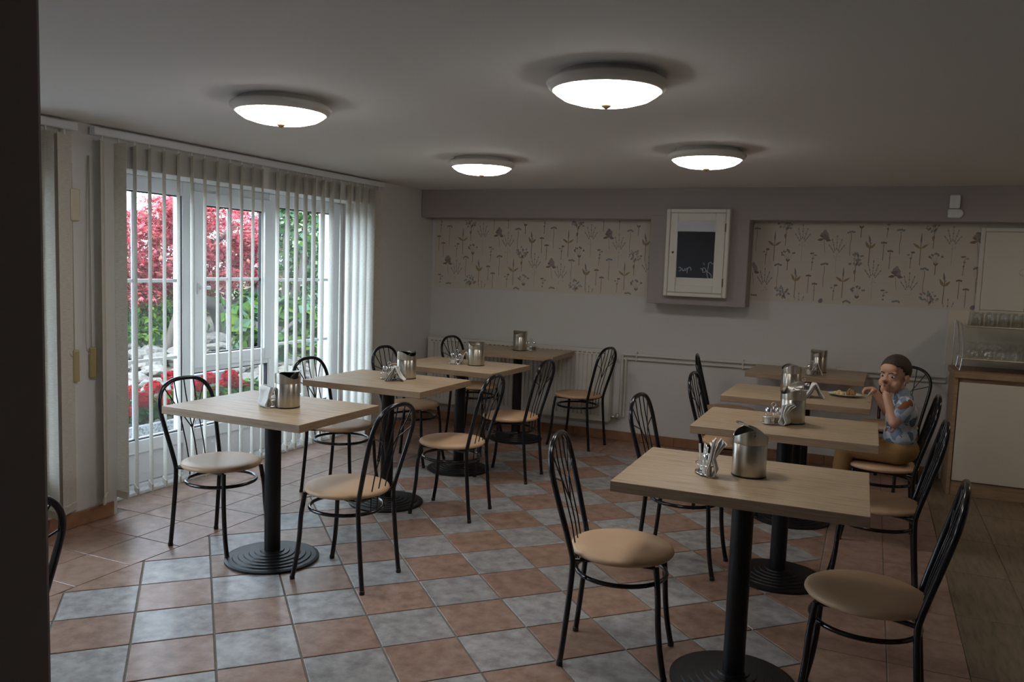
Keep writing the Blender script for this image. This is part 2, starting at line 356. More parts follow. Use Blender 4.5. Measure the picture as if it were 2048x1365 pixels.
for i in range(-30, 40):
    for j in range(-30, 30):
        a, b_ = i+0.5, j+0.5
        x = GX+(a*c45+b_*c45)*PT; y = GY+(a*c45-b_*c45)*PT
        if x < CX0-0.25 or x > CX1+0.25 or y > CY1+0.25 or y < YF: continue
        mat = 'tile_grey' if (i+j) % 2 == 0 else 'tile_brown'
        R = PT*c45
        if x-R > CX0 and x+R < CX1 and y+R < CY1:
            link('checker_tile', share[mat], base, (x, y, 0))
        else:
            poly = [(x+p[0], y+p[1]) for p in diamond]
            for ax, v, k in ((0, CX0+0.003, False), (0, CX1-0.003, True), (1, CY1-0.003, True)):
                if poly: poly = clip(poly, ax, v, k)
            if len(poly) < 3: continue
            A = abs(sum(poly[q][0]*poly[(q+1) % len(poly)][1]-poly[(q+1) % len(poly)][0]*poly[q][1] for q in range(len(poly))))/2
            if A < 0.0008: continue
            link('checker_tile', tile_mesh([(p[0]-x, p[1]-y) for p in poly], mat), base, (x, y, 0))
sq_cache = {}
def rect_tile(name, x0, x1, y0, y1, mat, gap=0.004):
    w_, d_ = round(x1-x0, 4), round(y1-y0, 4); key = (w_, d_, mat)
    if key not in sq_cache:
        a, b_ = (w_-gap)/2, (d_-gap)/2; sq_cache[key] = tile_mesh([(-a, -b_), (a, -b_), (a, b_), (-a, b_)], mat)
    link(name, sq_cache[key], base, ((x0+x1)/2, (y0+y1)/2, 0))
ys = [2.505+0.2935*k for k in range(-4, 14)]
for k, y0 in enumerate(ys):
    y1 = min(y0+0.2935, YB)
    if y1-y0 < 0.05: continue
    for x0, x1 in ((-2.865, CX0), (-3.155, -2.865)): rect_tile('border_tile', x0, x1, y0, y1, 'tile_border')
    if y0 > 2.95: rect_tile('border_tile', -3.49 if y1 < WY1+0.1 else XW, -3.155, y0, y1, 'tile_border')
    else: rect_tile('border_tile', XW, -3.155, y0, y1, 'tile_border')
ys = [3.145+0.302*k for k in range(-3, 12)]
for y0 in ys:
    y1 = min(y0+0.302, YB)
    if y1-y0 < 0.05: continue
    for x0, x1 in ((CX1, 0.652), (0.652, 0.935)): rect_tile('border_tile', x0, x1, y0, y1, 'tile_border')
for k in range(10):
    x0 = CX0+k*0.2935; x1 = min(x0+0.2935, CX1)
    for y0, y1 in ((CY1, 6.222), (6.222, YB)): rect_tile('border_tile', x0, x1, y0, y1, 'tile_border')
for k in range(4):
    x0 = 0.935+k*0.285
    for q in range(-4, 5):
        y0 = 4.38+0.604*q; y1 = min(y0+0.604, YB)
        if y1-y0 > 0.03: rect_tile('wood_tile', x0, x0+0.285, y0, y1, 'tile_wood', 0.003)

# baseboards of fired tiles
def baseboard(name, pieces):
    o = struct(name, MB().box(*pieces['core']), 'grout')
    for q in pieces['tiles']: MB().bbox(*q, 0.0025).build('skirting_tile', 'baseboard_tile', o)
baseboard('baseboard_back', {'core': (XW, 1.04, YB-0.008, YB, 0, 0.074), 'tiles': [(XW+k*0.2935+0.002, min(XW+(k+1)*0.2935-0.002, 1.03), YB-0.016, YB-0.006, 0.001, 0.078) for k in range(15)]})
baseboard('baseboard_left', {'core': (XW, XW+0.008, 0.6, WY0-0.03, 0, 0.074), 'tiles': [(XW+0.005, XW+0.016, max(0.6, WY0-0.03-(k+1)*0.33+0.002), WY0-0.03-k*0.33-0.002, 0.001, 0.08) for k in range(8)]})
baseboard('baseboard_corner', {'core': (XW, XW+0.008, WY1+0.02, YB-0.02, 0, 0.074), 'tiles': [(XW+0.005, XW+0.016, WY1+0.02+k*0.33+0.002, min(WY1+0.02+(k+1)*0.33-0.002, YB-0.02), 0.001, 0.08) for k in range(4) if WY1+0.02+k*0.33 < YB-0.05]})

# ------------------------------------------------------------------ windows
XG = -3.555    # glass plane
win = struct('window_1', MB(), 'white_pvc') if False else empty('window_1', (0, 0, 0)); tag(win, kind='structure')
def frame_rect(mb, y0, y1, z0, z1, t, x0, x1):      # four members of a frame, t wide
    mb.bbox(x0, x1, y0, y0+t, z0, z1, .006); mb.bbox(x0, x1, y1-t, y1, z0, z1, .006)
    mb.bbox(x0, x1, y0+t, y1-t, z0, z0+t, .006); mb.bbox(x0, x1, y0+t, y1-t, z1-t, z1, .006)
fx0, fx1 = -3.60, -3.515
mb = MB()
mb.bbox(fx0, fx1, WY0, 3.175, 0.0, WZ1, .006); mb.bbox(fx0, fx1, 3.738, 3.835, 0.0, WZ1, .006); mb.bbox(fx0, fx1, 4.545, 4.640, 0.0, WZ1, .006); mb.bbox(fx0, fx1, 5.325, WY1, 0.0, WZ1, .006)
for a, b_ in ((3.175, 3.738), (3.835, 4.545), (4.640, 5.325)):
    mb.bbox(fx0, fx1, a, b_, 1.822, WZ1, .006); mb.bbox(fx0, fx1, a, b_, 0.0, 0.045, .006); mb.bbox(fx0, fx1, a, b_, 0.235, 0.318, .006)
mb.bbox(fx0, fx1, 3.835, 4.545, 0.685, 0.735, .006)
mb.build('frame', 'white_pvc', win)
mb = MB(); frame_rect(mb, 3.815, 4.565, 0.720, 1.862, 0.082, fx1-0.02, fx1+0.022); mb.build('sash', 'white_pvc', win)
mb = MB().bbox(fx1+0.02, fx1+0.03, 3.838, 3.862, 1.20, 1.275, .004); mb.bbox(fx1+0.028, fx1+0.045, 3.844, 3.858, 1.235, 1.252, .004); mb.bbox(fx1+0.036, fx1+0.052, 3.842, 3.93, 1.232, 1.256, .006); mb.build('window_handle', 'white_pvc', win)
panes = [(3.175, 3.738, 0.318, 1.822), (3.897, 4.483, 0.802, 1.780), (4.640, 5.325, 0.318, 1.822), (3.835, 4.545, 0.318, 0.685)]
for a, b_, z0, z1 in panes:
    pn = MB().box(XG-0.003, XG+0.003, a, b_, z0, z1).build('pane', 'window_glass', win)
    g = MB(); g.box(XG+0.004, XG+0.03, a-.001, a+.007, z0, z1); g.box(XG+0.004, XG+0.03, b_-.007, b_+.001, z0, z1); g.box(XG+0.004, XG+0.03, a, b_, z0, z0+.007); g.box(XG+0.004, XG+0.03, a, b_, z1-.007, z1); g.build('gasket', 'gasket', pn)
for a, b_, z0, z1, hz, vy in [(3.175, 3.738, 0.318, 1.822, (1.288, 0.798), 3.385), (3.897, 4.483, 0.802, 1.780, (1.297,), 4.174), (4.640, 5.325, 0.318, 1.822, (1.291, 0.812), None)]:
    for z in hz: MB().bbox(XG+0.001, XG+0.014, a, b_, z-0.011, z+0.011, .004).build('muntin', 'white_pvc', win)
    if vy: MB().bbox(XG+0.001, XG+0.014, vy-0.012, vy+0.012, z0, z1, .004).build('muntin', 'white_pvc', win)
for a, b_ in ((3.175, 3.738), (3.835, 4.545), (4.640, 5.325)):
    MB().bbox(fx0+0.02, fx1-0.02, a+0.004, b_-0.004, 0.049, 0.231, .004).build('lower_panel', 'white_pvc', win)
MB().bbox(-3.53, -3.455, WY0, WY1, 0.0, 0.022, .004).build('threshold', 'white_pvc', win)
# second window beyond the pier
win2 = tag(empty('window_2', (0, 0, 0)), kind='structure')
mb = MB(); frame_rect(mb, VY0, VY1, VZ0, WZ1, 0.09, fx0, fx1); mb.bbox(fx0, fx1, 1.82, 1.90, VZ0+.09, WZ1-.09, .006); mb.build('frame', 'white_pvc', win2)
for a, b_ in ((VY0+.09, 1.82), (1.90, VY1-.09)): MB().box(XG-0.003, XG+0.003, a, b_, VZ0+.09, WZ1-.09).build('pane', 'window_glass', win2)
MB().bbox(-3.52, XW+0.01, VY0+0.002, VY1-0.002, VZ0, VZ0+0.025, .005).build('window_sill', 'white_pvc', win2)

# ------------------------------------------------------------------ vertical blinds
SL = 0.127
def slat_mesh():
    mb = MB(); n = 6; z0, z1 = 0.105, 2.035
    prof = [(-SL/2+SL*k/n, 0.004*math.sin(PI*k/n)) for k in range(n+1)]
    zs = [z0, z0+0.045, 0.6, 1.2, 1.8, z1]
    vs = []; fs = []
    for side in (0.0, 0.0009):
        for z in zs:
            for (u, v_) in prof: vs.append((u, v_+side, z))
    m_ = n+1; half = len(zs)*m_
    for s_ in (0, 1):
        for i in range(len(zs)-1):
            for k in range(n):
                q = (s_*half+i*m_+k, s_*half+i*m_+k+1, s_*half+(i+1)*m_+k+1, s_*half+(i+1)*m_+k); fs.append(q if s_ == 0 else q[::-1])
    for i in range(len(zs)-1):
        fs.append((i*m_, (i+1)*m_, half+(i+1)*m_, half+i*m_)); fs.append((i*m_+n, half+i*m_+n, half+(i+1)*m_+n, (i+1)*m_+n))
    mb.add(vs, fs, 0, False); return mb.mesh('slat', 'blind_fabric')
slat_me = slat_mesh()
weight_me = MB().bbox(-0.062, 0.062, -0.003, 0.0075, 0.095, 0.138, .002).mesh('bottom_weight', 'blind_fabric')
hook_me = MB().box(-0.006, 0.006, -0.002, 0.003, 2.03, 2.062).mesh('carrier_hook', 'chain')
XBL = -3.235
def blind(name, label, y0, y1, slats, chain_from):
    t = thing(name, label, 'blind', (XBL, 0, 0))
    MB().bbox(-0.022, 0.022, y0, y1, 2.058, 2.098, .005).build('head_rail', 'white_pvc', t)
    for y, ang in slats:
        s_ = link('slat', slat_me, t, (0, y, 0)); s_.rotation_euler = (0, 0, ang)
        link('bottom_weight', weight_me, s_); link('carrier_hook', hook_me, s_)
    for (ya, aa), (yb, ab) in zip(slats[chain_from:-1], slats[chain_from+1:]):
        pts = [(-0.025, ya+(yb-ya)*k/8, 0.128-0.035*math.sin(PI*k/8)) for k in range(9)]
        MB().tube(pts, 0.0013, 5).build('bottom_chain', 'chain', t)
    return t
ys_sl = [2.923, 3.022, 3.126, 3.227, 3.329, 3.435, 3.537, 3.64, 3.747, 3.854, 3.956, 4.062, 4.153, 4.301, 4.407, 4.501, 4.6, 4.696, 4.802, 4.907, 5.021, 5.126, 5.233, 5.336, 5.435, 5.544]
def look(y): return math.atan2(y-CAM.y, XBL-CAM.x)      # direction seen from the room's end; slats hang turned a little off it
offs = [-0.16, 0.62] + [0.15]*10 + [0.10] + [0.20, 0.22, 0.23, 0.24, 0.25, 0.26, 0.28, 0.05, 0.34, 0.38, 0.42, 0.5, -0.6]
mid = look(3.6)
slats = [(y, look(y)+o_) for y, o_ in zip(ys_sl, offs)]
blind('vertical_blind', 'cream vertical fabric blind hanging in front of the big garden window', 2.86, 5.60, slats, 2)
blind('vertical_blind', 'cream vertical fabric blind drawn together beside the pier with strap winders', 0.9, 2.765, [(2.12, look(2.1)+0.9), (2.22, look(2.2)+0.9), (2.32, look(2.3)+0.9), (2.42, look(2.4)+.9), (2.50, look(2.5)+.6), (2.598, look(2.6)+0.6), (2.702, look(2.7)-0.5)], 99)
# strap winders on the pier
def winder(name, label, y, z, h_, w_, strap_top, group=None):
    t = thing(name, label, 'strap winder', (XW, y, 0), 0, group)
    MB().bbox(0, 0.022, -w_/2, w_/2, z-h_/2, z+h_/2, .008).build('cover', 'yellow_plastic' if strap_top else 'aged_plastic', t)
    if strap_top:
        mb = MB(); mb.tube([(0.012, -0.006, z+h_/2), (0.008, -0.005, strap_top)], 0.002, 5); mb.build('pull_cord', 'cord', t)
        mb = MB(); mb.tube(spline([(0.014, 0.008, z+h_/2), (0.022, -0.03, z+h_/2-0.03), (0.018, -0.045, z+0.20), (0.008, -0.012, strap_top)]), 0.0015, 5); mb.build('loop_cord', 'cord', t)
winder('strap_winder', 'yellowed shutter strap winder low on the pier, farther from the garden window', 2.765, 0.858, 0.17, 0.037, 1.9)
winder('strap_winder', 'yellowed shutter strap winder low on the pier, closer to the garden window', 2.866, 0.866, 0.165, 0.037, 1.95)
winder('strap_guide', 'pale yellow plastic strap guide box high up on the pier', 2.770, 1.69, 0.165, 0.055, None)

# ------------------------------------------------------------------ wallpaper print
def paper_panel(name, x0, x1, z0, z1, ox, oz, seed):
    p = MB().box(x0, x1, YB-0.0025, YB-0.0002, z0, z1).build(name, 'wallpaper', wall_back)
    INK = ['ink_brown', 'ink_olive', 'ink_grey', 'ink_blue', 'ink_mauve', 'ink_faint', 'ink_plum']; K = {k: i for i, k in enumerate(INK)}
    mb = MB(); lay = [0]
    def inside(x, z): return x0+0.004 < x < x1-0.004 and z0+0.003 < z < z1-0.003
    MS = 1.2; anc = [0, 0]
    def sc_(x, z): return (anc[0]+(x-anc[0])*MS, anc[1]+(z-anc[1])*MS)
    def ink_y(): lay[0] = (lay[0]+1) % 60; return YB-0.0030-lay[0]*1.2e-5
    def blob(cx, cz, rx, rz, a, ink, n=9):
        vs = []; Y = ink_y(); cx, cz = sc_(cx, cz); rx *= MS; rz *= MS
        for k in range(n):
            t = 2*PI*k/n; u, v_ = rx*math.cos(t)*(1+.12*math.sin(3*t+a)), rz*math.sin(t)
            vs.append((cx+u*math.cos(a)-v_*math.sin(a), Y, cz+u*math.sin(a)+v_*math.cos(a)))
        if all(inside(v[0], v[2]) for v in vs): mb.add(vs, [tuple(range(n))], K[ink])
    def leaf(xa, za, xb, zb, wd, ink):
        Y = ink_y(); xa, za = sc_(xa, za); xb, zb = sc_(xb, zb); d = Vector((xb-xa, zb-za)); n_ = Vector((-d.y, d.x)).normalized()*wd*MS
        vs = [(xa, Y, za), (xa+d.x*.35+n_.x, Y, za+d.y*.35+n_.y), (xa+d.x*.7+n_.x*.7, Y, za+d.y*.7+n_.y*.7), (xb, Y, zb), (xa+d.x*.7-n_.x*.7, Y, za+d.y*.7-n_.y*.7), (xa+d.x*.35-n_.x, Y, za+d.y*.35-n_.y)]
        if all(inside(v[0], v[2]) for v in vs): mb.add(vs, [tuple(range(6))], K[ink])
    def stem(pts, wd, ink):
        for (xa, za), (xb, zb) in zip(pts[:-1], pts[1:]):
            Y = ink_y(); xa, za = sc_(xa, za); xb, zb = sc_(xb, zb); d = Vector((xb-xa, zb-za)); n_ = Vector((-d.y, d.x)).normalized()*wd/2
            vs = [(xa+n_.x, Y, za+n_.y), (xa-n_.x, Y, za-n_.y), (xb-n_.x, Y, zb-n_.y), (xb+n_.x, Y, zb+n_.y)]
            if all(inside(v[0], v[2]) for v in vs): mb.add(vs, [(0, 1, 2, 3)], K[ink])
    def motif(kind, x, z):
        anc[0], anc[1] = x, z
        R = random.Random(hash((kind, round(x, 2), round(z, 2), seed)) & 0xffff)
        if kind in ('S', 'S2'):
            stem([(x, z), (x+.002, z-.04), (x-.003, z-.08), (x, z-.14)], .0035, 'ink_brown')
            for k in range(-3, 4): blob(x+k*.006, z+.004+.006*math.cos(k*.5)+R.uniform(-.003, .003), .006, .006, 0, 'ink_grey' if k % 2 else 'ink_blue')
        elif kind in ('D', 'D2'):
            stem([(x, z), (x, z-.04), (x-.001, z-.11)], .004, 'ink_brown'); 
            for k in range(-2, 3): blob(x+k*.006, z+.003-abs(k)*.002, .006, .005, k*.3, 'ink_plum')
            if kind == 'D2': blob(x, z-.04, .004, .005, 0, 'ink_mauve')
        elif kind in ('G', 'G2'):
            stem([(x, z-.16), (x, z-.03)], .003, 'ink_faint')
            for a, l in ((-.55, .07), (-.25, .10), (0, .12), (.25, .10), (.55, .07)):
                bx, bz = x, z-.05
                for q in range(5):
                    t = .3+q*.16; px_, pz_ = bx+math.sin(a)*l*t*1.1, bz+math.cos(a)*l*t
                    leaf(px_, pz_, px_+math.sin(a)*.02, pz_+math.cos(a)*.02, .004, 'ink_faint' if q % 2 else 'ink_mauve')
            for k in range(5): blob(x+R.uniform(-.02, .02), z-.055+R.uniform(-.02, .01), .003, .003, 0, 'ink_faint', 6)
        elif kind == 'R':
            stem([(x-.004, z-.02), (x+.002, z-.06), (x+.006, z-.10)], .0035, 'ink_mauve')
            for dx, dz, r_ in ((0, .03, .016), (-.008, .016, .018), (.010, .014, .018), (0, 0, .02), (.014, -.004, .014)): blob(x+dx, z+dz, r_, r_*.8, R.uniform(0, 3), 'ink_mauve' if R.random() < .55 else 'ink_grey')
            leaf(x-.005, z-.015, x-.045, z-.022, .009, 'ink_brown'); leaf(x+.004, z-.018, x+.040, z-.022, .010, 'ink_plum'); leaf(x-.01, z, x-.030, z+.010, .008, 'ink_brown')
        elif kind == 'M':
            stem([(x, z-.11), (x+.001, z-.05)], .005, 'ink_brown'); leaf(x-.012, z-.035, x+.004, z-.055, .006, 'ink_brown'); leaf(x+.014, z-.035, x-.002, z-.055, .006, 'ink_brown')
            for dx, dz in ((-.035, .0), (-.022, .012), (.0, .02), (.012, .012), (.035, .0), (-.03, -.008)):
                stem([(x, z-.045), (x+dx*.8, z+dz-.006)], .0018, 'ink_mauve')
                for q in range(3): blob(x+dx+R.uniform(-.007, .007), z+dz+R.uniform(-.004, .005), .006, .0045, R.uniform(0, 3), 'ink_grey' if q else 'ink_mauve')
        elif kind == 'P':
            stem([(x, z-.12), (x+.002, z-.02), (x+.004, z+.01)], .005, 'ink_brown')
            leaf(x-.001, z-.028, x-.026, z+.020, .009, 'ink_olive'); leaf(x+.001, z-.028, x+.034, z+.006, .009, 'ink_olive'); leaf(x+.003, z+.002, x-.006, z+.06, .006, 'ink_grey')
            blob(x+.006, z+.006, .007, .005, 0, 'ink_mauve')
        elif kind == 'Q':
            stem([(x, z-.13), (x, z)], .0045, 'ink_brown'); leaf(x, z-.03, x-.045, z+.004, .008, 'ink_olive'); leaf(x, z-.03, x+.043, z+.0, .007, 'ink_olive'); leaf(x, z-.01, x+.001, z+.07, .0045, 'ink_grey')
        elif kind == 'H':
            stem([(x, z-.14), (x+.002, z-.05)], .004, 'ink_brown'); stem([(x+.002, z-.05), (x-.01, z)], .003, 'ink_brown'); stem([(x+.002, z-.05), (x+.02, z-.01)], .003, 'ink_olive')
            for k in range(26):
                a = R.uniform(0, 2*PI); q = math.sqrt(R.random()); blob(x+.050*q*math.cos(a), z+.040*q*math.sin(a), R.uniform(.006, .011), .006, a, R.choice(['ink_blue', 'ink_blue', 'ink_mauve', 'ink_grey', 'ink_faint']))
            leaf(x, z-.06, x-.004, z-.095, .008, 'ink_olive'); leaf(x+.002, z-.04, x+.012, z-.015, .007, 'ink_brown')
        elif kind == 'T':
            stem([(x-.004, z-.10), (x, z-.03), (x+.002, z)], .0035, 'ink_brown'); blob(x-.006, z+.012, .014, .006, .1, 'ink_grey'); blob(x+.016, z+.001, .010, .005, 0, 'ink_mauve'); blob(x+.001, z-.02, .009, .005, 0, 'ink_mauve'); blob(x-.002, z-.045, .006, .006, 0, 'ink_grey')
        elif kind == 'N':
            stem([(x-.002, z-.08), (x, z-.015), (x+.006, z+.012)], .0035, 'ink_brown'); blob(x+.010, z+.018, .012, .006, 0, 'ink_plum'); blob(x-.014, z+.002, .008, .005, 0, 'ink_mauve'); blob(x, z-.018, .006, .005, 0, 'ink_grey')
    CELL = [('R', -2.588, 1.742), ('S', -2.403, 1.773), ('S2', -2.577, 1.528), ('G', -2.498, 1.66), ('G2', -2.747, 1.74), ('M', -2.847, 1.61), ('P', -2.782, 1.43), ('D', -2.686, 1.443), ('D2', -2.639, 1.382), ('H', -2.359, 1.576), ('T', -2.664, 1.60), ('N', -2.499, 1.355), ('Q', -2.439, 1.44)]
    for i in range(-8, 9):
        for j in range(-6, 7):
            for k, cx, cz in CELL:
                x = ox+(cx+2.588)+i*0.512; z = oz+(cz-1.742)-i*0.262+j*0.524
                if x0 < x < x1 and z0-0.02 < z < z1+0.15: motif(k, x, z)
    f = mb.build('flower_print', INK, p); f['kind'] = 'stuff'
paper_panel('wallpaper_panel', -3.24, -1.150, 1.235, 1.868, -2.588, 1.742, 1)
paper_panel('wallpaper_panel', -0.388, 2.6, 1.248, 1.868, 0.145, 1.757, 2)

# ------------------------------------------------------------------ tables
top_me = MB()
top_me.bbox(-.4, .4, -.3, .3, .714, .75, .0022, 1)
mb2 = MB(); mb2.bbox(-.4, .4, -.3, .3, .714, .75, .0022)
def table_top_mesh():
    mb = MB().bbox(-.4, .4, -.3, .3, .714, .75, .0022)
    me = mb.mesh('table_top', ['oak_top', 'oak_edge'])
    for p_ in me.polygons:
        p_.material_index = 0 if abs(p_.normal.z) > 0.5 else 1
    return me
TT = table_top_mesh()
TP = MB().lathe([(0.038, 0.03), (0.038, 0.714)], 28).mesh('pole', 'black_matte')
prof = [(0.0, 0.045), (0.055, 0.045)]
r_, z_ = 0.055, 0.045
for k in range(6):
    z_ -= 0.0052; prof += [(r_+0.003, z_)]; r_ += 0.0255; prof += [(r_, z_-0.0006)]
prof += [(0.222, 0.010), (0.222, 0.0), (0.0, 0.0)]
TB = MB().lathe(prof, 48, sharp=True).mesh('foot_plate', 'black_matte')
TM = MB().lathe([(0.0, 0.706), (0.12, 0.706), (0.12, 0.714)], 20, sharp=True).mesh('mounting_plate', 'black_matte')
TABLES = {'R1': (0.144, 2.711, 0.6), 'R2': (0.176, 3.860, 0.05), 'R3': (0.144, 4.898, -.88), 'R4': (0.107, 6.165, -1.38), 'L1': (-2.074, 2.892, -.8), 'L2': (-2.108, 3.961, -.84), 'L3': (-2.111, 4.910, -2.1), 'L4': (-2.170, 6.065, 3.0)}
ORD = {'1': 'first', '2': 'second', '3': 'third', '4': 'fourth'}
def row(n): return ('window row' if n[0] == 'L' else 'counter row')
def tname(n): return f"{ORD[n[1]]} {'window' if n[0] == 'L' else 'counter'}-row table"
proto = thing('dining_table', '', 'table')
for nme, me in (('table_top', TT), ('pole', TP), ('foot_plate', TB), ('mounting_plate', TM)): link(nme, me, proto)
for i, (n, (x, y, a)) in enumerate(TABLES.items()):
    t = proto if i == 0 else copy_tree(proto)
    t.location = (x, y, 0); t.rotation_euler = (0, 0, math.radians(a))
    extra = {'R1': 'the one closest to the camera', 'R2': 'counting from the camera end', 'R3': 'with the plate of food on it', 'R4': 'standing by the back wall', 'L1': 'counting from the camera end', 'L2': 'counting from the camera end', 'L3': 'in front of the radiator table', 'L4': 'standing against the radiator'}[n]
    tag(t, f"oak-look pedestal table, {ORD[n[1]]} in the {row(n)}, {extra}", 'table', 'oak-look pedestal dining tables')
def on_table(n, dx, dy):
    x, y, a = TABLES[n]; a = math.radians(a); return (x+dx*math.cos(a)-dy*math.sin(a), y+dx*math.sin(a)+dy*math.cos(a), 0.75)

# ------------------------------------------------------------------ chairs
TR = 0.0108
half = [(-0.19, -0.150, 0.006), (-0.176, -0.147, 0.14), (-0.162, -0.144, 0.30), (-0.158, -0.143, 0.385), (-0.163, -0.145, 0.425), (-0.182, -0.153, 0.50), (-0.212, -0.166, 0.61), (-0.236, -0.172, 0.70), (-0.249, -0.158, 0.755), (-0.2565, -0.124, 0.796), (-0.261, -0.070, 0.820), (-0.262, 0, 0.826)]
hoop = spline(half + [(x, -y, z) for x, y, z in half[-2::-1]], 4)
def back_x(z):        # depth of the reclined back plane at height z
    H = [(p[2], p[0]) for p in half[3:]]
    for (za, xa), (zb, xb) in zip(H[:-1], H[1:]):
        if za <= z <= zb: return xa+(xb-xa)*(z-za)/(zb-za)
    return H[-1][1] if z > H[-1][0] else H[0][1]
def rodp(pts, n=6):
    out = []
    for (ya, za), (yb, zb) in zip(pts[:-1], pts[1:]):
        for k in range(n): t = k/n; z = za+(zb-za)*t; out.append((back_x(z)-0.004*(z < .45), ya+(yb-ya)*t, z))
    out.append((back_x(pts[-1][1]), pts[-1][0], pts[-1][1])); return out
def make_chair():
    t = thing('bistro_chair', '', 'chair')
    MB().tube(hoop, TR, 10).build('back_frame', 'black_gloss', t)
    fl = [(0.188, 0.150, 0.006), (0.170, 0.145, 0.10), (0.158, 0.140, 0.20), (0.152, 0.137, 0.30), (0.140, 0.125, 0.405)]
    for s_ in (1, -1): MB().tube(spline([(x, s_*y, z) for x, y, z in fl], 4), TR, 10).build('leg', 'black_gloss', t)
    ring = [(0.168*math.cos(2*PI*k/36)-0.0, 0.168*math.sin(2*PI*k/36), 0.335) for k in range(36)]
    MB().tube(ring, 0.0085, 8, closed=True).build('seat_ring', 'black_gloss', t)
    mb = MB()
    for s_ in (1, -1): mb.tube([(-0.157, s_*0.143, 0.40), (-0.05, s_*0.11, 0.402), (0.135, s_*0.122, 0.402)], 0.008, 6)
    mb.tube([(-0.155, -0.143, 0.402), (-0.155, 0.143, 0.402)], 0.008, 6); mb.build('seat_support', 'black_gloss', t)
    sp = [(0.0, 0.407), (0.17, 0.407), (0.187, 0.411), (0.193, 0.419), (0.190, 0.428), (0.178, 0.4345), (0.14, 0.438), (0.07, 0.4395), (0.0, 0.440)]
    MB().lathe(sp, 40).build('seat', 'seat_vinyl', t)
    V = (0.0, 0.575)
    for y0, y1 in ((-0.062, -0.052), (0.0, 0.0), (0.062, 0.052)):
        MB().tube(rodp([(y1, 0.345), (y0, 0.822)]), 0.0031, 6).build('rod', 'black_gloss', t)
    for s_ in (-1, 1):
        MB().tube(rodp([(s_*0.130, 0.792), (V[0], V[1])], 10), 0.0031, 6).build('rod', 'black_gloss', t)
        MB().tube(rodp([(s_*0.170, 0.705), (s_*0.060, 0.664)], 10), 0.0031, 6).build('rod', 'black_gloss', t)
    for p_ in ((-.19, .15), (-.19, -.15), (.188, .15), (.188, -.15)):
        MB().lathe([(0, 0), (.0122, 0), (.0122, .016), (0.010, .018)], 12, p_[0], p_[1], 0, sharp=True).build('foot_cap', 'black_plastic', t)
    return t
chair = make_chair()
D = math.radians
CH = [  # x, y, rotation (0 faces +X), label
 (-2.43, 2.93, D(-2), 'on the window side of the ' + tname('L1')),
 (-1.635, 2.880, D(180), 'on the aisle side of the ' + tname('L1')),
 (-2.49, 4.03, D(1), 'on the window side of the ' + tname('L2')),
 (-1.685, 3.995, D(182.5), 'on the aisle side of the ' + tname('L2')),
 (-2.52, 4.95, D(0), 'on the window side of the ' + tname('L3')),
 (-1.725, 4.925, D(181), 'on the aisle side of the ' + tname('L3')),
 (-2.56, 6.06, D(-4), 'in the corner by the radiator end'),
 (-1.650, 6.125, D(172), 'with its back to the radiator valve'),
 (-0.285, 2.715, D(8), 'on the aisle side of the ' + tname('R1')),
 (-0.278, 3.815, D(-3), 'on the aisle side of the ' + tname('R2')),
 (-0.225, 4.93, D(0), 'on the aisle side of the ' + tname('R3')),
 (-0.43, 6.12, D(8), 'on the aisle side of the ' + tname('R4')),
 (0.555, 2.68, D(176), 'turned to the wood tiles at the ' + tname('R1')),
 (0.590, 3.90, D(179.5), 'on the counter side of the ' + tname('R2')),
 (0.615, 4.78, D(180.5), 'under the kneeling child at the ' + tname('R3')),
 (0.672, 6.13, D(245), 'behind the child, by the counter end'),
 (-1.695, 1.135, D(180), 'half hidden behind the dark near wall'),
]
for i, (x, y, a, lb) in enumerate(CH):
    t = chair if i == 0 else copy_tree(chair)
    t.location = (x, y, 0); t.rotation_euler = (0, 0, a)
    tag(t, 'black tubular chair with beige seat ' + lb, 'chair', 'black bistro chairs')

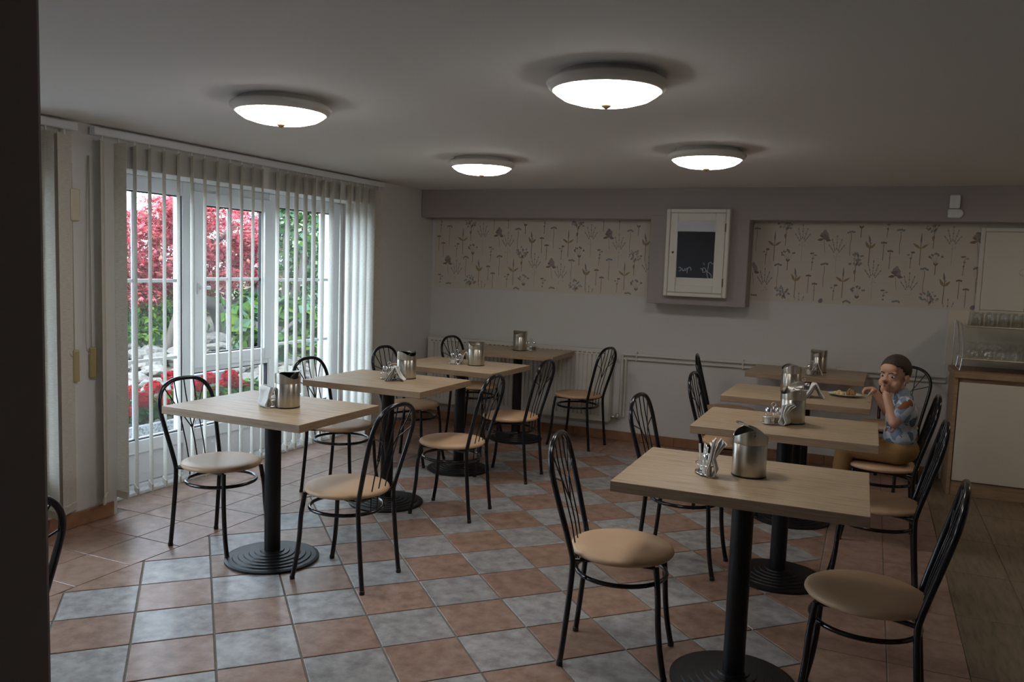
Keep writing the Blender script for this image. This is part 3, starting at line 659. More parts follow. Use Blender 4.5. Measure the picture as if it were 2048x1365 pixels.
# ------------------------------------------------------------------ table bins
def make_bin(name, label, loc, rz, tilt):
    t = thing(name, label, 'table bin', loc, rz, 'steel tabletop bins')
    r = 0.0585; zj = 0.117
    MB().lathe([(0.0, 0.0), (r-.003, 0.0), (r, 0.004), (r, zj-.002), (r-.002, zj)], 40).build('body', 'steel', t)
    MB().lathe([(r-.002, 0.001), (r+.0008, 0.001), (r+.0008, 0.006)], 40, sharp=True).build('base_ring', 'black_plastic', t)
    def vault(s_): return 0.140+0.028*(1-(s_/r)**2)
    seg = 48; mb = MB(); vs = []; fs = []
    for k in range(seg):
        a = 2*PI*k/seg; x, y = math.cos(a), math.sin(a); z1 = vault(r*x)
        for q, (rr_, z) in enumerate(((r, zj), (r+.0006, zj+.003), (r+.0006, z1), (r-.0015, z1), (r-.0015, zj))): vs.append((rr_*x, rr_*y, z))
    for k in range(seg):
        k2 = (k+1) % seg
        for q in (0, 1): fs.append((k*5+q, k2*5+q, k2*5+q+1, k*5+q+1))
    mb.add(vs, fs, 0, True)
    mb.add([vs[k*5+q] for k in range(seg) for q in (2, 3)], [(2*k, 2*((k+1) % seg), 2*((k+1) % seg)+1, 2*k+1) for k in range(seg)])
    mb.add([vs[k*5+q] for k in range(seg) for q in (3, 4)], [(2*k, 2*((k+1) % seg), 2*((k+1) % seg)+1, 2*k+1) for k in range(seg)], 0, True); mb.build('upper_ring', 'steel', t)
    MB().lathe([(r-.0028, zj+.012), (r-.006, 0.06), (0, 0.055)], 32).build('liner', 'black_plastic', t)
    mb = MB(); n = 14; vs = []; fs = []; rl = r-.004
    for side in (0, -0.0018):
        for i in range(n+1):
            s_ = -rl+2*rl*i/n; hw = math.sqrt(max(rl*rl-s_*s_, 1e-6))
            for j in range(7): vs.append((s_, -hw+2*hw*j/6, 0.028*(1-(s_/r)**2)-0.028+side))
    m_ = (n+1)*7
    for b_ in (0, 1):
        for i in range(n):
            for j in range(6):
                q = (b_*m_+i*7+j, b_*m_+(i+1)*7+j, b_*m_+(i+1)*7+j+1, b_*m_+i*7+j+1); fs.append(q if b_ == 0 else q[::-1])
    mb.add(vs, fs, 0, True)
    lid = mb.build('swing_lid', 'steel', t, (0, 0, 0.1665)); lid.rotation_euler = (0, tilt, 0)
    MB().tube([(0, -r, 0.152), (0, -r-.002, 0.152)], 0.003, 8).build('pivot', 'chrome', t)
    return t
BN = {'R1': (0.008, 0.025, 20, 46, 'lid swung open, black inside showing'), 'R2': (0.018, 0.05, 35, -58, 'shiny lid tipped toward the camera'), 'R3': (-0.055, 0.10, 200, 10, 'lid shut, half hidden behind another bin'), 'R4': (0.07, 0.05, 60, 0, 'rounded lid shut, against the back wall'),
      'L1': (0.075, 0.01, 170, 30, 'dark lid tipped open'), 'L2': (0.05, 0.12, 160, 22, 'lid tipped up beside crumpled napkins'), 'L3': (0.103, 0.03, 100, 0, 'lid shut, beside the folded white napkin'), 'L4': (0.005, 0.02, 80, 0, 'lid shut, in front of the radiator')}
for n, (dx, dy, rz, tl, lb) in BN.items():
    make_bin('table_bin', f'brushed steel table bin on the {tname(n)}, {lb}', on_table(n, dx, dy), D(rz), D(tl))

# ------------------------------------------------------------------ cruet stands, shakers, napkins
def make_stand(label, loc, rz):
    t = thing('cruet_stand', label, 'cruet stand', loc, rz, 'chrome cruet stands')
    ov = lambda z, e=0: [((0.047+e)*math.cos(a)*(1 if True else 1), (0.026+e)*math.sin(a), z) for a in [2*PI*k/28 for k in range(28)]]
    mb = MB(); mb.prism([(p[0], p[1]) for p in ov(0)], 0.003, 0.006); mb.build('base_plate', 'chrome', t)
    MB().tube(ov(0.006, .002), 0.0026, 6, closed=True).build('lower_rail', 'chrome', t)
    MB().tube(ov(0.036, .002), 0.0020, 6, closed=True).build('upper_rail', 'chrome', t)
    for s_ in (1, -1): MB().tube([(s_*0.045, 0, 0.004), (s_*0.049, 0, 0.036)], 0.002, 6).build('post', 'chrome', t)
    MB().tube([(0, 0, 0.005), (0, 0, 0.085)] + [(0.010*math.sin(a), 0, 0.095-0.010*math.cos(a)) for a in [PI*k/6 for k in range(13)]], 0.0018, 6).build('handle', 'chrome', t)
    return t
def make_shaker(label, loc, content, group='glass shakers'):
    t = thing('shaker', label, 'shaker', loc, 0, group)
    MB().lathe([(0.0, 0.0), (0.0165, 0.0), (0.0185, 0.004), (0.0185, 0.042), (0.016, 0.050), (0.0125, 0.054), (0.0125, 0.058)], 20).build('jar', 'jar_glass', t)
    MB().lathe([(0.0, 0.002), (0.0165, 0.002), (0.0165, 0.026), (0.0, 0.026)], 16, sharp=True).build('contents', content, t)
    MB().lathe([(0.0150, 0.054), (0.0150, 0.066), (0.012, 0.071), (0.0, 0.073)], 20).build('cap', 'chrome', t)
    return t
def sheet(mb, prof, width, fan=0.0, thick=0.0007, jitter=0.0, seed=0, nseg=6):   # profile (u,z) swept across width, edges ragged
    R = random.Random(seed); n = len(prof); vs = []; fs = []
    J = [[R.uniform(-jitter, jitter) for _ in range(nseg+1)] for _ in range(n)]
    for side in (0, 1):
        for i, (u, z) in enumerate(prof):
            for k in range(nseg+1):
                w_ = (k/nseg-.5)*width*(1+fan*max(0, z)*8); vs.append((u+side*thick+J[i][k], w_, max(0.0006, z+J[i][k]*.5)))
    m_ = n*(nseg+1)
    for s_ in (0, 1):
        for i in range(n-1):
            for k in range(nseg):
                a = s_*m_+i*(nseg+1)+k; q = (a, a+1, a+nseg+2, a+nseg+1); fs.append(q if s_ else q[::-1])
    for i in range(n-1):
        for k in (0, nseg):
            a = i*(nseg+1)+k; fs.append((a, a+nseg+1, a+nseg+1+m_, a+m_))
    for k in range(nseg):
        for i in (0, n-1):
            a = i*(nseg+1)+k; fs.append((a, a+1, a+1+m_, a+m_))
    mb.add(vs, fs, 0, True)
def napkin_tent(label, loc, rz, hgt=0.075, spread=0.06, width=0.11, layers=3, seed=1, crumple=0.002):
    t = thing('paper_napkins', label, 'napkins', loc, rz, 'white paper napkins')
    for q in range(layers):
        k = 1-q*0.12
        prof = [(s_, z) for s_, z in [(-spread*k, 0.001), (-spread*.75*k, hgt*.22), (-spread*.45*k, hgt*.58*k), (-spread*.16*k, hgt*.92), (0, hgt), (spread*.14*k, hgt*.93), (spread*.35*k, hgt*.66), (spread*.62*k, hgt*.33), (spread*.9*k, 0.004)]]
        mb = MB(); sheet(mb, prof, width*(1-.1*q), 0, .0028, crumple, seed+q); o = mb.build('napkin', 'paper', t); o.rotation_euler = (0, 0, D(9*(q-1))); o.location = (0, 0.006*q, 0)
    return t
def napkin_loop(label, loc, rz, hgt=0.10, width=0.055, seed=1):      # napkins folded lengthwise, rounded fold at the bottom, ends fanning up
    t = thing('paper_napkins', label, 'napkins', loc, rz, 'white paper napkins')
    for q in range(3):
        lo = [(0.004-0.018*q*0.3, hgt*(1-.06*q)), (-0.002, hgt*.75), (-0.005, hgt*.50), (-0.011, hgt*.32), (-0.017+.002*q, hgt*.18), (-0.013+.002*q, 0.006), (-0.002, 0.001), (0.010-.002*q, 0.006), (0.016-.002*q, hgt*.18), (0.010, hgt*.34), (0.004, hgt*.5), (0.010+.006*q, hgt*.75), (0.020+.010*q, hgt*(1-.04*q))]
        mb = MB(); sheet(mb, lo, width*(1-.18*q), 0.5, .0055, .0006, seed+q); o = mb.build('napkin', 'paper', t); o.rotation_euler = (0, 0, D(7*(q-1)))
    return t
def cruet(n, dx, dy, rz, shakers):
    loc = on_table(n, dx, dy); a = D(rz); make_stand(f'chrome wire cruet stand on the {tname(n)}', loc, a)
    for k, c_ in enumerate(shakers):
        ux = -0.0235 if k == 0 else 0.0235
        make_shaker(f"glass {c_} shaker with chrome cap in the stand on the {tname(n)}", (loc[0]+ux*math.cos(a), loc[1]+ux*math.sin(a), 0.7565), c_)
cruet('R1', -0.135, -0.035, 120, ('salt',)); cruet('R2', -0.06, -0.045, 25, ('salt', 'pepper')); cruet('R4', 0.05, -0.18, 20, ('salt', 'pepper'))
cruet('L1', 0.03, -0.02, 60, ('salt', 'pepper')); cruet('L2', -0.01, 0.02, 20, ('salt', 'pepper')); cruet('L3', -0.035, -0.01, 20, ('salt', 'pepper')); cruet('R3', 0.03, -0.02, 40, ('salt', 'pepper')); cruet('L4', 0.09, 0.06, 20, ('salt', 'pepper'))
lx, ly, lz = on_table('R1', -0.135, -0.035)
tp = thing('toothpick_cup', 'small glass cup of paper picks in the stand on the ' + tname('R1'), 'cup', (lx-0.0235*math.cos(D(60)), ly-0.0235*math.sin(D(60)), 0.7565)); tp.location = (lx+0.0235*math.cos(D(120)), ly+0.0235*math.sin(D(120)), 0.7565)
MB().lathe([(0, 0), (.016, 0), (.0185, .04), (.0185, .048)], 18).build('cup', 'jar_glass', tp)
for k in range(5):
    a = k*1.3; MB().tube([(0.005*math.cos(a), .005*math.sin(a), .004), (.016*math.cos(a), .016*math.sin(a), .085+.004*k)], 0.003, 5).build('paper_pick', 'paper', tp)
def cam_facing(loc): return math.atan2(loc[1]-CAM.y, loc[0]-CAM.x)+0.0
l = on_table('R1', -0.108, -0.062); napkin_loop('white paper napkins folded into a spoon shape beside the bin on the ' + tname('R1'), l, cam_facing(l)-PI/2, 0.13, 0.055, 11)
l = on_table('R2', -0.008, -0.035); napkin_loop('white folded paper napkin leaning on the bin of the ' + tname('R2'), l, cam_facing(l)-PI/2-.3, 0.10, 0.06, 21)
l = on_table('R3', 0.095, -0.06); napkin_tent('fanned tent of white paper napkins beside the plate of food', l, cam_facing(l)-PI/2+.15, 0.085, 0.06, 0.10, 3, 31)
l = on_table('R4', 0.075, -0.16); napkin_tent('white paper napkins in the stand on the ' + tname('R4'), l, cam_facing(l)-PI/2+.2, 0.085, 0.05, 0.07, 2, 41)
l = on_table('L1', -0.01, -0.05); napkin_loop('white paper napkin standing open beside the bin on the ' + tname('L1'), l, cam_facing(l)-PI/2+.5, 0.10, 0.085, 51)
l = on_table('L2', 0.05, -0.005); napkin_tent('crumpled white paper napkins spilling from the stand on the ' + tname('L2'), l, cam_facing(l)-PI/2, 0.085, 0.06, 0.09, 4, 61, .006)
l = on_table('L3', 0.03, 0.01); napkin_tent('stiff white folded napkin leaning from the stand on the ' + tname('L3'), l, cam_facing(l)-PI/2, 0.09, 0.055, 0.05, 2, 71)
l = on_table('L4', -0.015, 0.10); napkin_tent('white paper napkins spread behind the bin on the ' + tname('L4'), l, cam_facing(l)-PI/2, 0.045, 0.095, 0.08, 2, 81)

# plate of food
px, py, pz = on_table('R3', 0.255, 0.13)
pl = thing('plate', 'white plate of food on the third counter-row table', 'plate', (px, py, pz))
o = MB().lathe([(0.0, 0.004), (0.055, 0.004), (0.075, 0.010), (0.098, 0.016), (0.099, 0.018), (0.075, 0.013), (0.055, 0.0075), (0.0, 0.0075)], 36).build('dish', 'porcelain', pl); o.scale = (1, .85, 1)
MB().lathe([(0.05, 0.0), (0.055, 0.004)], 30).build('foot_ring', 'porcelain', pl)
def lump(mat, name, label, loc, rx, ry, rz_, n, seed):
    R = random.Random(seed); mb = MB()
    for k in range(n):
        a = R.uniform(0, 2*PI); q = math.sqrt(R.random())*.7
        mb.ellipsoid((rx*q*math.cos(a), ry*q*math.sin(a), rz_*(.3+.6*(1-q)*R.random())), (rx*.38, ry*.36, rz_*.42), Euler((R.uniform(-.4, .4), R.uniform(-.4, .4), R.uniform(0, 3))).to_matrix(), 10, 7)
    o = mb.build(name, mat, None, loc); tag(o, label, 'food'); o['kind'] = 'stuff'; return o
lump('food_pale', 'pasta_heap', 'pale yellow side dish heaped on the plate', (px-.035, py-.01, pz+.0085), .035, .032, .024, 14, 3)
lump('food_brown', 'fried_meat', 'browned pieces of meat heaped on the plate', (px+.028, py+.0, pz+.0085), .034, .03, .036, 12, 4)

# ------------------------------------------------------------------ ceiling lights
LA = thing('ceiling_light', '', 'ceiling light')
R0 = 0.205
MB().lathe([(0.0, -0.001), (0.17, -0.001), (0.17, -0.018), (R0-.008, -0.020), (R0, -0.026), (R0+.002, -0.034), (R0-.006, -0.046), (R0-.017, -0.056), (R0-.022, -0.057), (R0-.024, -0.050)], 56).build('rim', 'white_enamel', LA)
MB().lathe([(R0-.0225, -0.052), (R0-.030, -0.064), (R0-.055, -0.080), (R0-.095, -0.092), (R0-.14, -0.098), (0.0, -0.100)], 56).build('glass_dome', 'lamp_glass', LA)
MB().lathe([(0.0, -0.1145), (0.006, -0.112), (0.0165, -0.105), (0.0165, -0.0985), (0.0, -0.0985)], 20).build('finial', 'brass', LA)
LL = [(-1.80, 2.60, 'first pair of lamps, window side'), (-0.365, 2.535, 'first pair of lamps, counter side'), (-1.765, 4.44, 'second pair of lamps, window side'), (-0.355, 4.30, 'second pair of lamps, counter side')]
for i, (x, y, lb) in enumerate(LL):
    t = LA if i == 0 else copy_tree(LA); t.location = (x, y, ZC)
    tag(t, f'lit round flush ceiling light with glass dome, {lb}', 'ceiling light', 'round flush ceiling lights')

# the serving area beyond the counter has its own, warmer lamp of the same kind
t = copy_tree(LA); t.location = (2.0, 5.2, ZC); tag(t, 'warm round flush ceiling light over the serving area beyond the counter', 'ceiling light', 'round flush ceiling lights')
for ch in t.children:
    if ch.name.startswith('glass_dome'): ch.data = ch.data.copy(); ch.data.materials[0] = MATS['lamp_glass_warm']
# ------------------------------------------------------------------ mirror cabinet on the boxed section
YF_ = YB-BD-0.002
cab = thing('wall_cabinet', 'white wooden wall cabinet with mirror door on the boxed wall section', 'cabinet', (0, YF_, 0))
cx0, cx1, cz0, cz1 = -1.010, -0.522, 1.262, 1.943
mb = MB(); mb.bbox(cx0, cx1, -0.055, 0, cz0, cz1, .006); mb.build('carcass', 'white_lacquer', cab)
mb = MB(); t_ = 0.030
for q in ((cx0, cx0+t_, cz0, cz1), (cx1-t_, cx1, cz0, cz1), (cx0+t_, cx1-t_, cz0, cz0+t_), (cx0+t_, cx1-t_, cz1-t_, cz1)): mb.bbox(q[0], q[1], -0.072, -0.05, q[2], q[3], .007)
mb.build('frame', 'white_lacquer', cab)
mx0, mx1, mz0, mz1 = -0.918, -0.628, 1.350, 1.853
dr = empty('door'); dr.parent = cab
mb = MB()
d0, d1, e0, e1 = cx0+t_+.003, cx1-t_-.003, cz0+t_+.003, cz1-t_-.003
for q in ((d0, mx0, e0, e1), (mx1, d1, e0, e1), (mx0, mx1, e0, mz0), (mx0, mx1, mz1, e1)): mb.bbox(q[0], q[1], -0.068, -0.05, q[2], q[3], .004)
mb.build('door_frame', 'white_lacquer', dr)
MT = math.radians(1.5); mc_ = (mz0+mz1)/2
mr = MB().box(mx0-.002, mx1+.002, 0, 0.004, mz0-.002-mc_, mz1+.002-mc_).build('mirror', 'mirror_glass', dr, (0, -0.060, mc_)); mr.rotation_euler = (MT, 0, 0)
MB().ellipsoid((-0.948, -0.074, 1.605), (.009, .010, .009)).build('knob', 'brass', dr)
for z in (1.80, 1.38): MB().tube([(cx1-t_-.001, -0.071, z-.032), (cx1-t_-.001, -0.071, z+.032)], 0.0055, 8).build('hinge', 'brass', cab)
# the chalkboard that the mirror shows hangs on the aisle face of the near wall
YM = YF_-0.060
def mirror_to_board(pxl, pyl):
    d = fw + r2*((pxl-1024)/FPX) - u2*((pyl-682.5)/FPX); n_ = Vector((0, -math.cos(MT), -math.sin(MT))); O_ = Vector((0, YM, mc_))
    P = CAM + d*((O_-CAM).dot(n_)/d.dot(n_)); q = d-2*d.dot(n_)*n_; t_b = (NY1+0.02-P.y)/q.y; return (P.x+q.x*t_b, P.z+q.z*t_b)
cbp = lambda x, y: mirror_to_board(1260+x/5.25, 380+y/5.25)
bx_a, bz_a = cbp(530, 436); bx_b, _ = cbp(905, 436)
brd = thing('chalkboard', 'black menu chalkboard with chalk handwriting, seen in the cabinet mirror', 'chalkboard', (0, NY1+.002, 0))
MB().bbox(min(bx_a, bx_b)-0.35, max(bx_a, bx_b)+0.02, 0, 0.018, 0.55, bz_a, .004).build('board', 'chalkboard', brd)
strokes = [[(512, 812), (530, 818), (537, 832), (528, 848), (512, 852)], [(546, 826), (556, 848), (566, 850), (576, 826)], [(580, 850), (594, 826), (606, 822), (600, 850), (598, 876)], [(604, 830), (622, 812), (636, 822), (641, 848)],
           [(738, 828), (756, 832), (764, 862), (782, 866), (796, 845), (786, 822), (768, 824), (762, 846)], [(774, 768), (780, 790)], [(796, 845), (812, 862)],
           [(826, 770), (820, 820), (808, 866), (812, 910), (830, 936), (850, 926), (852, 900), (834, 876), (806, 862)], [(820, 774), (846, 762), (870, 778), (890, 764), (896, 748)], [(890, 764), (884, 804)]]
for st in strokes:
    P = [cbp(*q) for q in st]; MB().tube(spline([(x, 0.0185, z) for x, z in P], 5), 0.0028, 5).build('chalk_writing', 'chalk', brd)

# ------------------------------------------------------------------ radiator and pipes
rad = thing('radiator', 'white ribbed panel radiator under the wallpaper on the back wall', 'radiator', (0, YB, 0))
rx0, rx1, rz0, rz1 = -3.235, -1.475, 0.165, 0.775
mb = MB(); n = 44; vs = []; fs = []; yb_, yf_ = -0.085, -0.097
xs = []
for k in range(n):
    a = rx0+.035+(rx1-rx0-.07)*k/n; st_ = (rx1-rx0-.07)/n
    xs += [(a, yf_), (a+st_*.55, yf_), (a+st_*.68, yb_), (a+st_*.87, yb_)]
xs = [(rx0, yf_)] + xs + [(rx1-.035, yf_), (rx1, yf_)]
for z in (rz0+.045, rz1-.045): vs += [(x, y, z) for x, y in xs]
m_ = len(xs); fs = [(i, i+1, m_+i+1, m_+i) for i in range(m_-1)]
mb.add(vs, fs); mb.box(rx0, rx1, yf_-.0005, -0.03, rz0, rz0+.046); mb.box(rx0, rx1, yf_-.0005, -0.03, rz1-.046, rz1-.004); mb.box(rx0+.002, rx1-.002, -0.082, -0.03, rz0+.04, rz1-.04)
mb.build('front_panel', 'white_enamel', rad)
mb = MB(); mb.bbox(rx0, rx1, -0.098, -0.028, rz1-.006, rz1+.002, .002); mb.build('top_grille', 'white_enamel', rad)
for k in range(40):
    x = rx0+.03+k*0.0425; MB().box(x, x+.026, yf_-.0012, yf_+.001, rz1-.032, rz1-.027).build('vent_slot', 'dark_slot', rad)
for x in (rx0-.002, rx1): MB().bbox(x, x+.003, -0.098, -0.028, rz0, rz1, .001).build('side_cover', 'white_enamel', rad)
MB().lathe([(0, 0), (.016, 0), (.018, .01), (.018, .035), (.012, .045), (0, .045)], 16).build('valve', 'steel', rad).location = (rx1+.075, -0.06, 0.195)
v_ = MB().lathe([(0, 0), (.015, 0), (.017, .01), (.017, .03), (0, .036)], 16).build('valve', 'steel', rad); v_.location = (rx1+.02, -0.06, 0.205); v_.rotation_euler = (0, PI/2, 0)
v_ = MB().lathe([(0, 0), (.013, 0), (.015, .02), (.012, .04), (0, .04)], 16).build('vent_valve', 'steel', rad); v_.location = (rx1+.003, -0.06, 0.72); v_.rotation_euler = (0, PI/2, 0)
MB().tube([(rx1+.085, -0.025, 0.205), (rx1+.085, -0.025, 0.742)], 0.011, 8).build('riser_pipe', 'white_enamel', rad)
MB().tube([(rx1+.115, -0.020, 0.205), (rx1+.115, -0.020, 0.712)], 0.009, 8).build('riser_pipe', 'white_enamel', rad)
hp = thing('heating_pipes', 'pair of white heating pipes running along the back wall', 'pipes', (0, YB, 0))
for z in (0.748, 0.712): MB().tube([(rx1+.085, -0.016, z-.006), (1.038, -0.016, z+.008)], 0.0105, 8).build('pipe', 'white_enamel', hp)
for x in (-1.27, -0.40, 0.30): MB().bbox(x-.006, x+.006, -0.029, 0, 0.695, 0.772, .003).build('pipe_clip', 'white_enamel', hp)

# ------------------------------------------------------------------ counter with glass rack
kx0, kx1, ky0 = 1.045, 2.65, 6.03
ct = thing('counter_cabinet', 'oak-trimmed counter cabinet with white door beside the wood tiles', 'cabinet', (0, 0, 0))
MB().bbox(kx0+.012, kx0+.034, ky0+.012, YB-.012, 0.0, 0.808, .002).build('side_panel', 'counter_oak', ct)
MB().bbox(kx0+.034, kx1, ky0+.05, YB-.012, 0.08, 0.806, .002).build('carcass', 'white_melamine', ct)
MB().bbox(kx0+.034, kx1, ky0+.02, ky0+.05, 0.0, 0.098, .002).build('plinth', 'counter_oak', ct)
for k in range(2):
    a = kx0+.040+k*.78; MB().bbox(a, a+.772, ky0+.008, ky0+.03, 0.104, 0.778, .002).build('door', 'white_melamine', ct)
MB().bbox(kx0+.034, kx1, ky0+.03, ky0+.05, 0.778, 0.806, .001).build('top_rail', 'counter_oak', ct)
wt = MB().bbox(kx0, kx1, ky0-.005, YB-.006, 0.808, 0.846, .002).build('worktop', 'counter_oak'); tag(wt, 'oak-look worktop slab lying on the counter cabinet', 'worktop')
bp_ = MB().bbox(1.020, 2.65, YB-.014, YB-.001, 0.848, 1.247, .002).build('splash_panel', 'white_melamine'); tag(bp_, 'pale splashback panel on the wall behind the glass rack', 'panel')
rk = thing('glass_rack', 'two-tier wire rack of drinking glasses on the counter', 'rack', (0, 0, 0))
ry0, ry1 = 6.10, 6.40
trays = ((1.158, 0.0), (0.936, 0.0))
for z, dy in trays:
    mb = MB(); mb.bbox(1.10, 2.3, ry0, ry1, z-.012, z-.004, .003); mb.build('tray', 'tray_metal', rk)
    mb = MB(); 
    prof = spline([(1.066, 0, .026), (1.078, 0, .012), (1.092, 0, -.002), (1.11, 0, -.008)], 4)
    for y_ in (ry0, ry1-.004):
        vs = [(p.x, y_, z+p.z) for p in prof] + [(p.x, y_+.004, z+p.z) for p in prof]
    n_ = len(prof); vs = [(p.x, ry0, z+p.z) for p in prof] + [(p.x, ry1, z+p.z) for p in prof]
    mb.add(vs, [(i, i+1, n_+i+1, n_+i) for i in range(n_-1)], 0, True); mb.build('tray_lip', 'tray_metal', rk)
    MB().tube([(1.066, ry0, z+.02), (1.10, ry0-.002, z-.004), (2.3, ry0-.002, z-.004)], 0.005, 6).build('tray_rim', 'tray_metal', rk)
for y_, b_ in ((ry0, .0), (ry1-.02, .0)):
    MB().tube(spline([(1.070, y_, 1.178), (1.082, y_, 1.12), (1.094, y_, 1.0), (1.094, y_, 0.93), (1.084, y_, 0.8515)], 6), 0.0045, 6).build('side_wire', 'chrome', rk)
MB().tube([(1.070, ry1-.02, 1.178), (1.070, ry0, 1.178)], 0.0045, 6).build('side_wire', 'chrome', rk)
MB().tube([(1.084, ry1-.02, 0.8515), (1.084, ry0, 0.8515)], 0.0045, 6).build('side_wire', 'chrome', rk)
MB().tube([(1.058, ry1-.03, 0.853), (1.058, ry1-.03, 1.18)], 0.004, 6).build('side_wire', 'chrome', rk)
for y_ in (ry0, ry1-.02): MB().tube([(2.25, y_, 0.851), (2.25, y_, 1.18)], 0.0045, 6).build('side_wire', 'chrome', rk)
tumb = MB().lathe([(0.0, 0.094), (0.024, 0.095), (0.0275, 0.088), (0.034, 0.0), (0.032, 0.0), (0.026, 0.085), (0.0, 0.087)], 18).mesh('drinking_glass', 'cup_glass')
gob = MB().lathe([(0.026, 0.0), (0.033, 0.022), (0.033, 0.040), (0.022, 0.062), (0.006, 0.070), (0.005, 0.090), (0.012, 0.096), (0.031, 0.100), (0.031, 0.103), (0.0, 0.103)], 18).mesh('stemmed_glass', 'cup_glass')
ordn = ['first', 'second', 'third', 'fourth', 'fifth', 'sixth', 'seventh']
for tray, (z, _) in enumerate(trays):
    for k in range(6):
        for q in range(3):
            o = link('drinking_glass' if tray == 0 else 'stemmed_glass', tumb if tray == 0 else gob, None, (1.165+k*.079+(.02 if q % 2 else 0), ry0+.05+q*.095, z-.0035))
            depth = ('front', 'middle', 'back')[q]
            tag(o, (f'upturned clear tumbler on the upper tray, {ordn[k]} of the {depth} file' if tray == 0 else f'upturned short-stemmed glass on the lower tray, {ordn[k]} of the {depth} file'), 'glass', 'tumblers on the upper tray' if tray == 0 else 'stemmed glasses on the lower tray')
# serving hatch in the wallpaper
ht = thing('wall_hatch', 'cream painted hatch door with frame set in the wallpaper above the glass rack', 'hatch', (0, YB, 0))
hx0, hx1, hz0, hz1 = 1.183, 1.512, 1.228, 1.840
mb = MB()
for q in ((hx0, hx0+.028, hz0, hz1), (hx1-.028, hx1, hz0, hz1), (hx0+.028, hx1-.028, hz0, hz0+.028), (hx0+.028, hx1-.028, hz1-.028, hz1)): mb.bbox(q[0], q[1], -0.022, 0, q[2], q[3], .003)
mb.build('frame', 'white_lacquer', ht)
MB().bbox(hx0+.0305, hx1-.0305, -0.020, -0.004, hz0+.0305, hz1-.0305, .002).build('door', 'white_lacquer', ht)
MB().lathe([(0, 0), (.026, 0), (.022, .008), (0, .012)], 20).build('knob', 'white_lacquer', ht)
kn = [c for c in ht.children if c.name.startswith('knob')][-1]; kn.location = (hx1-.052, -0.020, 1.53); kn.rotation_euler = (PI/2, 0, 0)
# motion sensor on the beam
ms_ = thing('motion_sensor', 'small white motion sensor mounted on the dropped beam', 'sensor', (0.985, YB-BD, 0))
mb = MB().bbox(-.032, .032, -.040, -.004, 1.955, 2.047, .008); mb.build('housing', 'white_pvc', ms_)
mb = MB(); mb.bbox(-.038, .03, -.026, 0, 1.892, 1.952, .006); mb.build('bracket', 'white_pvc', ms_)
v_ = MB().lathe([(0, 0), (.030, 0), (.030, .018), (.024, .024), (0, .024)], 20).build('swivel', 'white_pvc', ms_); v_.location = (.028, 0, 1.922); v_.rotation_euler = (PI/2, 0, 0)

# ------------------------------------------------------------------ child on the chair
def capsule(mb, a, b, ra, rb, n=3, seg=14):
    a, b = Vector(a), Vector(b)
    mb.tube([a.lerp(b, k/n) for k in range(n+1)], [ra+(rb-ra)*k/n for k in range(n+1)], seg)
    mb.ellipsoid(a, (ra,)*3, None, seg, 8); mb.ellipsoid(b, (rb,)*3, None, seg, 8)
def organic(mb, name, mat, parent, voxel, smooth_it=5):
    o = mb.build(name, mat, parent)
    r = o.modifiers.new('fuse', 'REMESH'); r.mode = 'VOXEL'; r.voxel_size = voxel; r.use_smooth_shade = True
    s_ = o.modifiers.new('soften', 'SMOOTH'); s_.factor = 0.5; s_.iterations = smooth_it
    return o
kid = thing('person', 'small child in blue patterned shirt and brown trousers, hand raised to the mouth', 'person', (0, 0, 0))
HF = Vector((-0.52, -0.85, -0.06)).normalized(); HRt = HF.cross(Vector((0.04, 0, 1))).normalized(); HU = HRt.cross(HF)
HM = Matrix((HRt, HF, HU)).transposed(); HC = Vector((0.648, 4.745, 0.936))
def hp_(x, y, z): return HC + HM @ Vector((x, y, z))
mb = MB()
def he(c, r, tilt=None): mb.ellipsoid(hp_(*c), r, HM if tilt is None else HM @ tilt, 22, 14)
he((0, -.014, .020), (.070, .086, .080)); he((0, .020, -.030), (.057, .060, .072)); he((0, .046, -.082), (.027, .024, .020))
for s_ in (1, -1):
    he((s_*.033, .046, -.046), (.027, .025, .028)); he((s_*.071, -.008, -.020), (.008, .018, .026)); he((s_*.030, .062, .014), (.020, .014, .008))
he((0, .080, -.030), (.0115, .012, .009)); he((0, .073, -.012), (.007, .012, .024)); he((0, .070, -.060), (.018, .010, .0075)); he((0, .068, -.069), (.015, .010, .006)); he((0, .058, .035), (.048, .022, .030))
SN, SF = Vector((.712, 4.650, .782)), Vector((.700, 4.852, .782))
capsule(mb, (.700, 4.75, .79), hp_(0, -.02, -.05), .040, .037)
mb.ellipsoid((.700, 4.75, .69), (.070, .100, .12)); mb.ellipsoid((.70, 4.75, .53), (.075, .095, .08)); capsule(mb, SN, SF, .036, .036)
EN, WN = Vector((.660, 4.588, .690)), Vector((.612, 4.636, .828))
capsule(mb, SN, EN, .034, .029); capsule(mb, EN, WN, .029, .0205)
EF, WF = Vector((.628, 4.880, .708)), Vector((.566, 4.850, .806))
capsule(mb, SF, EF, .034, .029); capsule(mb, EF, WF, .029, .0205)
for yy in (4.695, 4.805):
    capsule(mb, (.69, yy, .505), (.425, yy, .505), .050, .040); capsule(mb, (.425, yy, .505), (.405, yy, .27), .036, .027)
# near hand: loose fist, fingertips at the mouth
pc = WN.lerp(hp_(-.004, .100, -.064), .88)
mb.ellipsoid(pc, (.021, .014, .026), Matrix.Rotation(.3, 3, 'Y'), 16, 10)
for k in range(4):
    off = Vector((.0, -.013+.0095*k, .004-.002*abs(k-1.5)))
    a = pc+Vector((-.006, 0, .018))+off; b_ = a+Vector((-.010, .006, .020-.002*k)); c_ = b_+Vector((.014, .012, .004))
    capsule(mb, a, b_, .0078, .0072, 2, 10); capsule(mb, b_, c_, .0072, .0062, 2, 10)
capsule(mb, pc+Vector((.014, .004, .0)), pc+Vector((.016, .018, .024)), .008, .0065, 2, 10)
